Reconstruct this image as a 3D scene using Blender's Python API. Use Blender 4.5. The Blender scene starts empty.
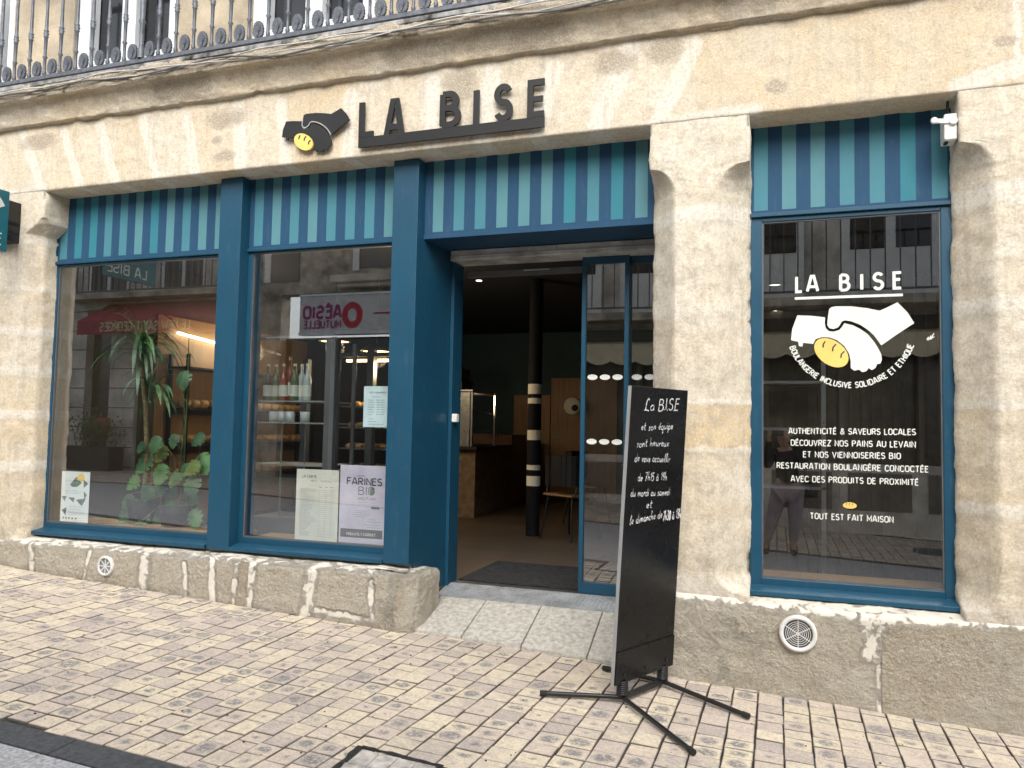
import bpy, bmesh, math, random
from mathutils import Vector, Matrix, noise
from mathutils.geometry import tessellate_polygon
random.seed(7)
sc = bpy.context.scene
C = sc.collection
PI = math.pi
R = math.radians

# ------------------------------------------------------------------ camera
W2 = ((0.945835531, 0.000403061, 0.324645940),
      (0.324085380, -0.0599252212, -0.944127976),
      (0.0190739386, 0.998202788, -0.0568100296))
ROT = Matrix(W2)
POS = Vector((0, -4.5, 1.5))
FPX = 772.0
cam = bpy.data.cameras.new('camera'); camo = bpy.data.objects.new('camera', cam); C.objects.link(camo)
cam.sensor_width = 36; cam.lens = FPX / 1024 * 36; cam.clip_start = .004; cam.clip_end = 400
camo.matrix_world = Matrix.Translation(POS) @ ROT.to_4x4()
sc.camera = camo

def ray(px, py): return ROT @ Vector(((px - 512) / FPX, -(py - 384) / FPX, -1))
def P(px, py, Y):                       # survey helper: point of the photo at depth Y
    r = ray(px, py); t = (Y - POS.y) / r.y
    return POS + r * t
def PX(px, py, X):
    r = ray(px, py); t = (X - POS.x) / r.x
    return POS + r * t
def PZ(px, py, Z):
    r = ray(px, py); t = (Z - POS.z) / r.z
    return POS + r * t
def M(px, py, Yr=-7.9):                 # X, z of something across the street seen mirrored in the shop glass
    p = P(px, py, .5 - Yr); return p.x, p.z

# ------------------------------------------------------------------ materials
def nt(name):
    m = bpy.data.materials.new(name); m.use_nodes = True
    t = m.node_tree; t.nodes.clear()
    o = t.nodes.new('ShaderNodeOutputMaterial')
    return m, t, o
def node(t, kind, **kw):
    n = t.nodes.new(kind)
    for k, v in kw.items():
        if k in n.inputs: n.inputs[k].default_value = v
        else: setattr(n, k, v)
    return n
def rgba(c): return (c[0], c[1], c[2], 1)
def math_n(t, op, a, b=None, clamp=False):
    n = t.nodes.new('ShaderNodeMath'); n.operation = op; n.use_clamp = clamp
    for i, v in enumerate((a, b)):
        if v is None: continue
        if isinstance(v, (int, float)): n.inputs[i].default_value = v
        else: t.links.new(v, n.inputs[i])
    return n.outputs[0]
def mixc(t, f, a, b, mode='MIX'):
    n = t.nodes.new('ShaderNodeMix'); n.data_type = 'RGBA'; n.blend_type = mode
    for s, v in ((n.inputs[0], f), (n.inputs[6], a), (n.inputs[7], b)):
        if isinstance(v, (int, float)): s.default_value = v
        elif isinstance(v, tuple): s.default_value = rgba(v)
        else: t.links.new(v, s)
    return n.outputs[2]
def noise_n(t, vec, scale, detail=4, rough=.55, dist=0.):
    n = t.nodes.new('ShaderNodeTexNoise'); n.inputs['Scale'].default_value = scale
    n.inputs['Detail'].default_value = detail; n.inputs['Roughness'].default_value = rough
    n.inputs['Distortion'].default_value = dist
    t.links.new(vec, n.inputs['Vector']); return n.outputs[0]
def ramp(t, v, lo, hi):
    n = t.nodes.new('ShaderNodeMapRange'); n.inputs[1].default_value = lo; n.inputs[2].default_value = hi
    t.links.new(v, n.inputs[0]); return n.outputs[0]
def geo_pos(t):
    return t.nodes.new('ShaderNodeNewGeometry').outputs['Position']
def scaled(t, vec, s):
    n = t.nodes.new('ShaderNodeVectorMath'); n.operation = 'MULTIPLY'; t.links.new(vec, n.inputs[0]); n.inputs[1].default_value = s
    return n.outputs[0]
def attr(t, name):
    n = t.nodes.new('ShaderNodeAttribute'); n.attribute_name = name; return n
def bumpn(t, h, strength, dist):
    n = t.nodes.new('ShaderNodeBump'); n.inputs['Strength'].default_value = strength; n.inputs['Distance'].default_value = dist
    t.links.new(h, n.inputs['Height']); return n.outputs[0]

def mat(name, col, rough=.5, metal=0., var=.08, vs=6., bump=0., bs=60., col2=None, spec=.5, coat=0., emit=None, es=0.):
    m, t, o = nt(name)
    b = node(t, 'ShaderNodeBsdfPrincipled'); t.links.new(b.outputs[0], o.inputs[0])
    pos = t.nodes.new('ShaderNodeTexCoord').outputs['Object']
    n = noise_n(t, pos, vs, 5, .6)
    c2 = col2 or tuple(min(1, c * (1 - var * 2.2)) for c in col)
    c1 = tuple(min(1, c * (1 + var)) for c in col) if col2 is None else col
    c = mixc(t, ramp(t, n, .35, .68), c1, c2)
    t.links.new(c, b.inputs['Base Color'])
    n2 = noise_n(t, pos, vs * 4, 4, .6)
    t.links.new(math_n(t, 'ADD', math_n(t, 'MULTIPLY', n2, .18), rough - .09, True), b.inputs['Roughness'])
    b.inputs['Metallic'].default_value = metal
    b.inputs['Specular IOR Level'].default_value = spec
    b.inputs['Coat Weight'].default_value = coat
    if bump: t.links.new(bumpn(t, noise_n(t, pos, bs, 5, .6), bump, .01), b.inputs['Normal'])
    if emit: b.inputs['Emission Color'].default_value = rgba(emit); b.inputs['Emission Strength'].default_value = es
    return m

def stone_mat(name='limestone', rougher=0.):
    m, t, o = nt(name)
    b = node(t, 'ShaderNodeBsdfPrincipled'); t.links.new(b.outputs[0], o.inputs[0])
    pos = geo_pos(t)
    A = attr(t, 'stone')                      # r tone, g mortar, b stain
    sep = t.nodes.new('ShaderNodeSeparateColor'); t.links.new(A.outputs['Color'], sep.inputs[0])
    tone, mort, stain = sep.outputs
    big = noise_n(t, pos, 3.2, 6, .6, .4)
    mid = noise_n(t, pos, 14, 6, .65)
    fine = noise_n(t, pos, 46, 6, .75, .3)
    grain = noise_n(t, pos, 80, 6, .8)
    pale = (.635, .585, .49); ochre = (.60, .46, .275); grey = (.31, .26, .195)
    c = mixc(t, math_n(t, 'ADD', math_n(t, 'MULTIPLY', ramp(t, big, .38, .62), .5), math_n(t, 'SUBTRACT', math_n(t, 'MULTIPLY', tone, 1.35), .36), True), pale, ochre)
    c = mixc(t, math_n(t, 'MULTIPLY', ramp(t, mid, .48, .62), .6), c, (.43, .36, .26))
    c = mixc(t, math_n(t, 'MULTIPLY', math_n(t, 'FRACT', math_n(t, 'MULTIPLY', tone, 5.3)), math_n(t, 'MULTIPLY', ramp(t, noise_n(t, pos, 6, 6, .7, .6), .42, .58), .45)), c, (.50, .42, .31))
    # mortar: whitish lime, edges broken up by noise
    mm = math_n(t, 'ADD', mort, math_n(t, 'MULTIPLY', math_n(t, 'SUBTRACT', noise_n(t, pos, 18, 7, .75, .5), .5), 1.4))
    mm = ramp(t, mm, .30, .70)
    c = mixc(t, math_n(t, 'MULTIPLY', mm, .72, True), c, (.71, .68, .61))
    ss = math_n(t, 'ADD', stain, math_n(t, 'MULTIPLY', math_n(t, 'SUBTRACT', noise_n(t, pos, 9, 7, .7, .8), .5), 1.3))
    c = mixc(t, math_n(t, 'MULTIPLY', ramp(t, ss, .32, .72), .85, True), c, grey)
    # small holes and specks
    v = t.nodes.new('ShaderNodeTexVoronoi'); v.inputs['Scale'].default_value = 17; t.links.new(pos, v.inputs['Vector'])
    sp = math_n(t, 'MULTIPLY', ramp(t, v.outputs[0], .075, .035), ramp(t, noise_n(t, pos, 5, 2), .52, .6))
    c = mixc(t, math_n(t, 'MULTIPLY', sp, .7, True), c, (.16, .13, .10))
    c = mixc(t, math_n(t, 'MULTIPLY', ramp(t, fine, .47, .62), .55), c, (.40, .335, .24))
    c = mixc(t, math_n(t, 'MULTIPLY', ramp(t, grain, .48, .60), .42), c, (.78, .72, .60))
    c = mixc(t, math_n(t, 'MULTIPLY', ramp(t, noise_n(t, scaled(t, pos, (1, 1, 2.2)), 42, 6, .75, .6), .56, .70), .40), c, (.36, .30, .22))
    # vertical dirt streaks
    st = noise_n(t, scaled(t, pos, (9, 9, .7)), 2.2, 5, .7)
    c = mixc(t, math_n(t, 'MULTIPLY', ramp(t, st, .52, .66), .42), c, (.42, .36, .28))
    t.links.new(c, b.inputs['Base Color'])
    b.inputs['Roughness'].default_value = .92; b.inputs['Specular IOR Level'].default_value = .25
    h = math_n(t, 'ADD', math_n(t, 'MULTIPLY', fine, 1.), math_n(t, 'ADD', math_n(t, 'MULTIPLY', mid, 1.6), math_n(t, 'MULTIPLY', grain, .45)))
    h = math_n(t, 'SUBTRACT', h, math_n(t, 'MULTIPLY', sp, 1.))
    t.links.new(bumpn(t, h, .55 + rougher, .008 + rougher * .014), b.inputs['Normal'])
    return m

def granite_mat():
    m, t, o = nt('plinth_granite')
    b = node(t, 'ShaderNodeBsdfPrincipled'); t.links.new(b.outputs[0], o.inputs[0])
    pos = geo_pos(t)
    A = attr(t, 'stone'); sep = t.nodes.new('ShaderNodeSeparateColor'); t.links.new(A.outputs['Color'], sep.inputs[0])
    tone, mort, stain = sep.outputs
    big = noise_n(t, pos, 2.6, 6, .6, .5); mid = noise_n(t, pos, 22, 6, .7); fine = noise_n(t, pos, 52, 6, .78, .3); grain = noise_n(t, pos, 88, 5, .8)
    c = mixc(t, ramp(t, big, .3, .7), (.60, .54, .43), (.74, .67, .535))
    c = mixc(t, math_n(t, 'MULTIPLY', tone, .8, True), c, (.50, .41, .29))
    c = mixc(t, math_n(t, 'MULTIPLY', ramp(t, fine, .50, .60), .50), c, (.27, .235, .18))
    c = mixc(t, math_n(t, 'MULTIPLY', ramp(t, grain, .49, .58), .6), c, (.80, .74, .62))
    c = mixc(t, math_n(t, 'MULTIPLY', ramp(t, noise_n(t, pos, 3.4, 7, .7, 1.), .47, .60), .5), c, (.68, .63, .54))
    mm = ramp(t, math_n(t, 'ADD', mort, math_n(t, 'MULTIPLY', math_n(t, 'SUBTRACT', noise_n(t, pos, 13, 7, .75, .6), .5), 2.0)), .38, .85)
    c = mixc(t, math_n(t, 'MULTIPLY', mm, .8, True), c, (.72, .68, .60))
    ss = ramp(t, math_n(t, 'ADD', stain, math_n(t, 'MULTIPLY', math_n(t, 'SUBTRACT', noise_n(t, pos, 8, 7, .7, .6), .5), 1.1)), .35, .9)
    c = mixc(t, math_n(t, 'MULTIPLY', ss, .65, True), c, (.25, .215, .17))
    t.links.new(c, b.inputs['Base Color']); b.inputs['Roughness'].default_value = .95; b.inputs['Specular IOR Level'].default_value = .2
    inv = math_n(t, 'SUBTRACT', 1.15, mm)
    h = math_n(t, 'MULTIPLY', math_n(t, 'ADD', math_n(t, 'MULTIPLY', fine, 1.1), math_n(t, 'MULTIPLY', mid, 2.)), inv)
    t.links.new(bumpn(t, h, 1., .022), b.inputs['Normal'])
    return m

def paver_mat():
    m, t, o = nt('clay_pavers')
    b = node(t, 'ShaderNodeBsdfPrincipled'); t.links.new(b.outputs[0], o.inputs[0])
    pos = geo_pos(t)
    A = attr(t, 'rnd'); sep = t.nodes.new('ShaderNodeSeparateColor'); t.links.new(A.outputs['Color'], sep.inputs[0])
    U = attr(t, 'loc').outputs['Color']; su = t.nodes.new('ShaderNodeSeparateColor'); t.links.new(U, su.inputs[0])
    r1, r2, r3 = sep.outputs
    r1n = math_n(t, 'ADD', r1, math_n(t, 'MULTIPLY', math_n(t, 'SUBTRACT', noise_n(t, pos, 13, 5, .7, .5), .5), 1.5))
    c = mixc(t, ramp(t, r1n, .3, .8), (.72, .625, .46), (.60, .50, .425))
    c = mixc(t, ramp(t, math_n(t, 'ADD', r3, math_n(t, 'MULTIPLY', math_n(t, 'SUBTRACT', noise_n(t, pos, 17, 5, .7, .5), .5), 1.1)), .62, .95), c, (.42, .36, .335))
    n1 = noise_n(t, pos, 30, 5, .65)
    c = mixc(t, math_n(t, 'MULTIPLY', ramp(t, n1, .46, .62), .5), c, (.45, .38, .32))
    c = mixc(t, math_n(t, 'MULTIPLY', ramp(t, noise_n(t, pos, 58, 6, .8), .50, .60), .5), c, (.36, .30, .255))
    # burnt blue-grey heart of the brick
    dx = math_n(t, 'SUBTRACT', su.outputs[0], .5); dy = math_n(t, 'SUBTRACT', su.outputs[1], .5)
    d = math_n(t, 'SQRT', math_n(t, 'ADD', math_n(t, 'MULTIPLY', dx, dx), math_n(t, 'MULTIPLY', dy, dy)))
    d = math_n(t, 'ADD', d, math_n(t, 'MULTIPLY', math_n(t, 'SUBTRACT', noise_n(t, pos, 38, 5, .7), .5), .42))
    lim = math_n(t, 'SUBTRACT', math_n(t, 'MULTIPLY', r2, .85), .36)
    spot = ramp(t, math_n(t, 'SUBTRACT', lim, d), -.05, .14)
    c = mixc(t, math_n(t, 'MULTIPLY', spot, math_n(t, 'MULTIPLY', ramp(t, noise_n(t, pos, 45, 5, .75), .36, .5), .9), True), c, (.16, .16, .175))
    # sandy rim
    c = mixc(t, math_n(t, 'MULTIPLY', ramp(t, noise_n(t, pos, 1.8, 6, .7), .46, .62), .34), c, (.40, .345, .30))
    sp = ramp(t, noise_n(t, pos, 60, 4, .8), .64, .69)
    c = mixc(t, math_n(t, 'MULTIPLY', sp, .75, True), c, (.10, .09, .08))
    c = mixc(t, math_n(t, 'MULTIPLY', ramp(t, noise_n(t, pos, 85, 5, .8), .50, .60), .4), c, (.82, .75, .58))
    c = mixc(t, math_n(t, 'MULTIPLY', su.outputs[2], .92), c, (.11, .095, .078))
    t.links.new(c, b.inputs['Base Color']); b.inputs['Roughness'].default_value = .82; b.inputs['Specular IOR Level'].default_value = .35
    h = math_n(t, 'ADD', math_n(t, 'MULTIPLY', n1, 1.4), noise_n(t, pos, 130, 5, .7))
    h = math_n(t, 'SUBTRACT', h, math_n(t, 'MULTIPLY', sp, 1.2))
    t.links.new(bumpn(t, h, .55, .006), b.inputs['Normal'])
    return m

def glass_mat(name, refl, tint=(.965, .98, .98)):
    m, t, o = nt(name)
    tr = node(t, 'ShaderNodeBsdfTransparent'); tr.inputs[0].default_value = rgba(tint)
    gl = node(t, 'ShaderNodeBsdfGlossy'); gl.inputs['Roughness'].default_value = .0; gl.inputs[0].default_value = (1, 1, 1, 1)
    g = t.nodes.new('ShaderNodeNewGeometry'); dt = t.nodes.new('ShaderNodeVectorMath'); dt.operation = 'DOT_PRODUCT'
    t.links.new(g.outputs['Normal'], dt.inputs[0]); t.links.new(g.outputs['Incoming'], dt.inputs[1])
    c = math_n(t, 'SUBTRACT', 1., math_n(t, 'ABSOLUTE', dt.outputs['Value'])); c5 = math_n(t, 'POWER', c, 5.)
    f = math_n(t, 'ADD', math_n(t, 'MULTIPLY', c5, .9), refl, True)
    mx = node(t, 'ShaderNodeMixShader'); t.links.new(f, mx.inputs[0]); t.links.new(tr.outputs[0], mx.inputs[1]); t.links.new(gl.outputs[0], mx.inputs[2])
    t.links.new(mx.outputs[0], o.inputs[0]); return m

def wood_mat(name, c1, c2, axis=2, rough=.5):
    m, t, o = nt(name)
    b = node(t, 'ShaderNodeBsdfPrincipled'); t.links.new(b.outputs[0], o.inputs[0])
    pos = t.nodes.new('ShaderNodeTexCoord').outputs['Object']
    s = [22, 22, 22]; s[axis] = 1.2
    n = noise_n(t, scaled(t, pos, tuple(s)), 1.6, 6, .65, .6)
    t.links.new(mixc(t, ramp(t, n, .3, .7), c1, c2), b.inputs['Base Color']); b.inputs['Roughness'].default_value = rough
    return m

M_ = {}
M_['stone'] = stone_mat(); M_['stone_rough'] = stone_mat('limestone_soffit', .25); M_['granite'] = granite_mat(); M_['paver'] = paver_mat()
M_['glass'] = glass_mat('window_glass', .145)
M_['glass_in'] = glass_mat('cabinet_glass', .02, (.93, .95, .95))
def paint_mat(name, col, rough=.38, spec=.4):
    m, t, o = nt(name)
    b = node(t, 'ShaderNodeBsdfPrincipled'); t.links.new(b.outputs[0], o.inputs[0])
    pos = geo_pos(t)
    n = noise_n(t, pos, 2.5, 4, .5); n2 = noise_n(t, scaled(t, pos, (1, 1, .25)), 30, 5, .7)
    c = mixc(t, ramp(t, n, .3, .7), tuple(x * 1.06 for x in col), tuple(x * .92 for x in col))
    c = mixc(t, math_n(t, 'MULTIPLY', ramp(t, n2, .56, .70), .07), c, (.26, .28, .28))
    t.links.new(c, b.inputs['Base Color'])
    t.links.new(math_n(t, 'ADD', math_n(t, 'MULTIPLY', noise_n(t, pos, 14, 5, .6), .22), rough - .1), b.inputs['Roughness'])
    b.inputs['Specular IOR Level'].default_value = spec
    t.links.new(bumpn(t, noise_n(t, pos, 160, 3, .5), .05, .002), b.inputs['Normal'])
    return m
M_['blue'] = paint_mat('blue_joinery_paint', (.009, .062, .112))
M_['blue_dark'] = paint_mat('dark_blue_stripe', (.022, .070, .135), .6, .15)
def stripe(name, col):
    m = paint_mat(name, col, .6, .2); return m
M_['teal_a'] = stripe('teal_stripe', (.062, .20, .25)); M_['teal_b'] = stripe('pale_teal_stripe', (.09, .225, .26)); M_['teal_c'] = stripe('bright_teal_stripe', (.035, .185, .235))
M_['black'] = mat('black_metal', (.012, .012, .013), .42, 0, .1)
M_['signblack'] = mat('black_sign_metal', (.016, .015, .014), .38, .3, .15, 3)
M_['board'] = mat('chalkboard', (.0045, .005, .007), .26, 0, .25, 3, .03, 90, spec=.32)
M_['chalk'] = mat('chalk_marker', (.78, .80, .82), .9, 0, .3, 60)
M_['edge'] = mat('grey_edge_trim', (.35, .36, .36), .45, .2)
M_['rubber'] = mat('rubber', (.015, .015, .015), .8)
M_['yellow'] = mat('bread_yellow', (.80, .55, .14), .55, 0, .05)
M_['white'] = mat('white_vinyl', (.68, .70, .645), .6, 0, .03)
M_['whiteplastic'] = mat('white_plastic', (.72, .71, .68), .45, 0, .08, 20)
M_['paper'] = mat('paper', (.72, .76, .76), .8, 0, .03)
M_['cream'] = mat('cream_card', (.68, .68, .60), .8, 0, .04)
M_['ink'] = mat('dark_ink', (.03, .03, .05), .8)
M_['inkgrey'] = mat('grey_ink', (.30, .33, .34), .8)
M_['inkgreen'] = mat('green_print', (.12, .20, .15), .8, 0, .3, 60)
M_['posterp'] = mat('lilac_poster', (.62, .60, .70), .7, 0, 0, 5, col2=(.50, .45, .56))
M_['iron'] = mat('painted_iron', (.12, .13, .15), .5, .3, .2, 20, .2, 80)
M_['zinc'] = mat('zinc_flashing', (.26, .26, .25), .6, .2, .5, 9, .3, 40)
M_['cable'] = mat('cable', (.12, .12, .12), .6); M_['cablew'] = mat('pale_cable', (.48, .47, .44), .6)
M_['whitepaint'] = mat('white_joinery', (.76, .79, .80), .5, 0, .05)
M_['darkglass'] = mat('dark_pane', (.02, .022, .025), .08, 0, .1)
M_['concrete'] = mat('ramp_concrete', (.50, .475, .42), .85, 0, .16, 35, .5, 140)
M_['plate'] = mat('checker_plate', (.44, .46, .48), .45, .35, .15, 10)
M_['mat'] = mat('door_mat', (.022, .023, .026), .95, 0, .4, 30, .5, 200)
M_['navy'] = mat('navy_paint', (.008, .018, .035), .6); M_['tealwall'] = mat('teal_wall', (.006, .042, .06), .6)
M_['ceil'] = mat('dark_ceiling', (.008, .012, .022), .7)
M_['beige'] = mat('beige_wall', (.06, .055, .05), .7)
M_['wood'] = wood_mat('oak', (.30, .17, .08), (.20, .11, .05)); M_['woodl'] = wood_mat('pale_plywood', (.34, .21, .10), (.26, .155, .075))
M_['steel'] = mat('brushed_steel', (.42, .43, .44), .3, .9); M_['grey'] = mat('grey_frame', (.10, .105, .11), .45)
M_['greylight'] = mat('grey_plastic', (.30, .30, .29), .5)
M_['leaf'] = mat('leaf', (.10, .22, .07), .45, 0, .35, 9); M_['leafd'] = mat('dark_leaf', (.055, .13, .055), .4, 0, .3, 9); M_['leafy'] = mat('pale_leaf', (.16, .22, .05), .5, 0, .2, 9)
M_['stem'] = mat('stem', (.16, .13, .06), .8, 0, .3, 40, .4, 60); M_['pot'] = mat('dark_pot', (.018, .018, .016), .7)
M_['granitegrey'] = mat('grey_granite', (.40, .405, .42), .8, 0, .22, 60, .4, 150)
M_['kerb'] = mat('dark_kerb_stone', (.062, .066, .074), .75, 0, .2, 40, .4, 120)
M_['sand'] = mat('joint_sand', (.055, .05, .042), .95, 0, .35, 12, .5, 100)
M_['tar'] = mat('tar', (.02, .02, .02), .8, 0, .3, 40, .6, 60)
M_['moss'] = mat('weed', (.14, .26, .06), .8)
M_['burg'] = mat('burgundy_canvas', (.30, .018, .05), .75); M_['gold'] = mat('cream_lettering', (.62, .52, .34), .7)
M_['oppstone'] = mat('grey_render', (.60, .57, .52), .9, 0, .2, 2.2, .3, 40); M_['oppstone2'] = mat('old_render', (.46, .42, .35), .9, 0, .3, 3, .3, 30)
M_['signwhite'] = mat('sign_panel', (.60, .61, .64), .5); M_['magenta'] = mat('magenta_letters', (.30, .02, .16), .5); M_['red'] = mat('red_disc', (.5, .02, .05), .5)
M_['creamcloth'] = mat('cream_canvas', (.60, .54, .40), .8)
M_['skin'] = mat('skin', (.48, .30, .22), .55); M_['hair'] = mat('hair', (.05, .03, .02), .6); M_['top'] = mat('black_knit', (.012, .012, .014), .9)
M_['trous'] = mat('mauve_trousers', (.36, .30, .33), .9); M_['shoe'] = mat('black_shoes', (.012, .012, .012), .5)
M_['redbox'] = mat('red_plastic', (.55, .03, .03), .5)
M_['lampwarm'] = mat('warm_lamp', (.9, .7, .4), .5, emit=(1, .62, .25), es=3.); M_['led'] = mat('led_strip', (.9, .9, .9), .5, emit=(1, .86, .62), es=7.)
M_['downlight'] = mat('downlight', (.9, .9, .9), .5, emit=(1, .93, .8), es=1.2)
M_['pastry'] = mat('pastry', (.55, .28, .08), .6, 0, .4, 25); M_['bread'] = mat('bread', (.50, .32, .14), .7, 0, .3, 20)
M_['cup'] = mat('cup', (.6, .62, .62), .4)
M_['bottleg'] = mat('green_bottle', (.08, .12, .04), .15); M_['bottlec'] = mat('clear_bottle', (.42, .46, .46), .15); M_['bottled'] = mat('dark_bottle', (.05, .02, .015), .15); M_['bottler'] = mat('red_juice_bottle', (.25, .05, .03), .15)
M_['label'] = mat('bottle_label', (.66, .66, .58), .7)
M_['signteal'] = mat('teal_sign_face', (.012, .13, .17), .45)
M_['blackplastic'] = mat('black_plastic', (.01, .01, .01), .4)

def floor_mat():
    m, t, o = nt('stone_floor_tiles'); b = node(t, 'ShaderNodeBsdfPrincipled'); t.links.new(b.outputs[0], o.inputs[0])
    pos = geo_pos(t)
    br = t.nodes.new('ShaderNodeTexBrick'); t.links.new(pos, br.inputs['Vector'])
    br.inputs['Scale'].default_value = 1; br.inputs['Brick Width'].default_value = .9; br.inputs['Row Height'].default_value = .45
    br.inputs['Mortar Size'].default_value = .006; br.inputs['Color1'].default_value = (.135, .095, .062, 1); br.inputs['Color2'].default_value = (.09, .068, .05, 1); br.inputs['Mortar'].default_value = (.03, .026, .02, 1)
    n = noise_n(t, pos, 3, 6, .65, .5)
    c = mixc(t, math_n(t, 'MULTIPLY', ramp(t, n, .4, .7), .6), br.outputs[0], (.13, .11, .09))
    t.links.new(c, b.inputs['Base Color']); b.inputs['Roughness'].default_value = .42
    return m
M_['floor'] = floor_mat()

# ------------------------------------------------------------------ object helpers
def link(o, parent=None):
    C.objects.link(o)
    if parent: o.parent = parent
    return o
def tag(o, label=None, cat=None, group=None, kind=None):
    if label: o['label'] = label
    if cat: o['category'] = cat
    if group: o['group'] = group
    if kind: o['kind'] = kind
    return o
def thing(name, label, cat, group=None, loc=(0, 0, 0)):
    o = bpy.data.objects.new(name, None); o.empty_display_size = .1; o.location = loc; C.objects.link(o)
    o['org'] = 1; del o['org']
    return tag(o, label, cat, group)

class MB:
    def __init__(s): s.v = []; s.f = []; s.m = []; s.sm = []; s.pc = []
    def mark(s): s.pc.append((len(s.v), len(s.f)))
    def add(s, vs, fs, m=0, smooth=False):
        k = len(s.v); s.v += [tuple(v) for v in vs]
        for f in fs: s.f.append([i + k for i in f]); s.m.append(m); s.sm.append(smooth)
        return s
    def box(s, x0, x1, y0, y1, z0, z1, m=0):
        s.mark()
        v = [(x, y, z) for x in (x0, x1) for y in (y0, y1) for z in (z0, z1)]
        return s.add(v, [(0, 1, 3, 2), (4, 6, 7, 5), (0, 4, 5, 1), (2, 3, 7, 6), (0, 2, 6, 4), (1, 5, 7, 3)], m)
    def obox(s, c, ax, ay, az, m=0):   # oriented box: centre and half-axis vectors
        s.mark()
        c, ax, ay, az = map(Vector, (c, ax, ay, az))
        v = [c + i * ax + j * ay + k * az for i in (-1, 1) for j in (-1, 1) for k in (-1, 1)]
        return s.add(v, [(0, 1, 3, 2), (4, 6, 7, 5), (0, 4, 5, 1), (2, 3, 7, 6), (0, 2, 6, 4), (1, 5, 7, 3)], m)
    def tube(s, pts, r, n=8, m=0, cap=True, smooth=True):
        s.mark()
        pts = [Vector(p) for p in pts]; rs = r if isinstance(r, (list, tuple)) else [r] * len(pts)
        up = Vector((0, 0, 1)); vs = []; 
        for i, p in enumerate(pts):
            d = (pts[min(i + 1, len(pts) - 1)] - pts[max(i - 1, 0)]).normalized()
            a = d.cross(up if abs(d.z) < .95 else Vector((1, 0, 0))).normalized(); b = d.cross(a)
            for k in range(n):
                t = 2 * PI * k / n; vs.append(p + (a * math.cos(t) + b * math.sin(t)) * rs[i])
        fs = [(i * n + k, i * n + (k + 1) % n, (i + 1) * n + (k + 1) % n, (i + 1) * n + k) for i in range(len(pts) - 1) for k in range(n)]
        s.add(vs, fs, m, smooth)
        if cap: s.add(vs[:n], [tuple(range(n))], m); s.add(vs[-n:], [tuple(range(n))], m)
        return s
    def lathe(s, c, prof, n=16, m=0, axis='z', smooth=True, sx=1, sy=1):
        s.mark(); vs = []
        for r, h in prof:
            for k in range(n):
                t = 2 * PI * k / n; a, b = r * math.cos(t) * sx, r * math.sin(t) * sy
                vs.append({'z': (c[0] + a, c[1] + b, c[2] + h), 'y': (c[0] + a, c[1] + h, c[2] + b), 'x': (c[0] + h, c[1] + a, c[2] + b)}[axis])
        fs = [(i * n + k, i * n + (k + 1) % n, (i + 1) * n + (k + 1) % n, (i + 1) * n + k) for i in range(len(prof) - 1) for k in range(n)]
        return s.add(vs, fs, m, smooth)
    def poly(s, pts, place, d0, d1, m=0):    # extruded outline; place(u,v,d) -> point
        n = len(pts); tri = tessellate_polygon([[Vector((a, b, 0)) for a, b in pts]])
        vs = [place(a, b, d0) for a, b in pts] + [place(a, b, d1) for a, b in pts]
        fs = [tuple(t) for t in tri] + [tuple(i + n for i in reversed(t)) for t in tri] + [(i, (i + 1) % n, n + (i + 1) % n, n + i) for i in range(n)]
        return s.add(vs, fs, m)
    def ribbon(s, strokes, w, place, d0, d1=None, m=0, eps=.0002):
        for si, st in enumerate(strokes):
            pts = [Vector((a, b)) for a, b in st]
            q = [pts[0]]
            for p in pts[1:]:
                if (p - q[-1]).length > 1e-5: q.append(p)
            pts = q
            if len(pts) < 2: continue
            closed = (pts[0] - pts[-1]).length < 1e-4 and len(pts) > 3
            L = []; Rr = []
            for i, p in enumerate(pts):
                if closed: a = pts[i - 1] if i else pts[-2]; b = pts[i + 1] if i < len(pts) - 1 else pts[1]
                else: a = pts[max(i - 1, 0)]; b = pts[min(i + 1, len(pts) - 1)]
                d1_ = (p - a).normalized() if (p - a).length > 1e-6 else (b - p).normalized()
                d2_ = (b - p).normalized() if (b - p).length > 1e-6 else d1_
                t = (d1_ + d2_); t = t.normalized() if t.length > 1e-3 else d1_
                nrm = Vector((-t.y, t.x)); k = 1 / max(.45, abs(nrm.dot(Vector((-d1_.y, d1_.x)))))
                ww = w / 2 * k; ext = Vector((0, 0))
                L.append(p + nrm * ww); Rr.append(p - nrm * ww)
            n = len(pts); dz = si * eps
            fv = [place(a.x, a.y, d0 + dz) for a in L] + [place(a.x, a.y, d0 + dz) for a in Rr]
            fs = [(i, i + 1, n + i + 1, n + i) for i in range(n - 1)]
            if d1 is not None:
                fv += [place(a.x, a.y, d1) for a in L] + [place(a.x, a.y, d1) for a in Rr]
                o = 2 * n
                fs += [(i, i + 1, o + i + 1, o + i) for i in range(n - 1)] + [(n + i, n + i + 1, o + n + i + 1, o + n + i) for i in range(n - 1)]
                fs += [(0, n, o + n, o), (n - 1, 2 * n - 1, o + 2 * n - 1, o + n - 1)]
            s.add(fv, fs, m)
        return s
    def each(s, name, mats, parent=None, bevel=0.):
        out = []; P_ = s.pc + [(len(s.v), len(s.f))]
        for (v0, f0), (v1, f1) in zip(P_, P_[1:]):
            q = MB(); q.v = s.v[v0:v1]; q.f = [[i - v0 for i in f] for f in s.f[f0:f1]]; q.m = s.m[f0:f1]; q.sm = s.sm[f0:f1]
            out.append(q.build(name, mats, parent, bevel))
        return out
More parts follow.
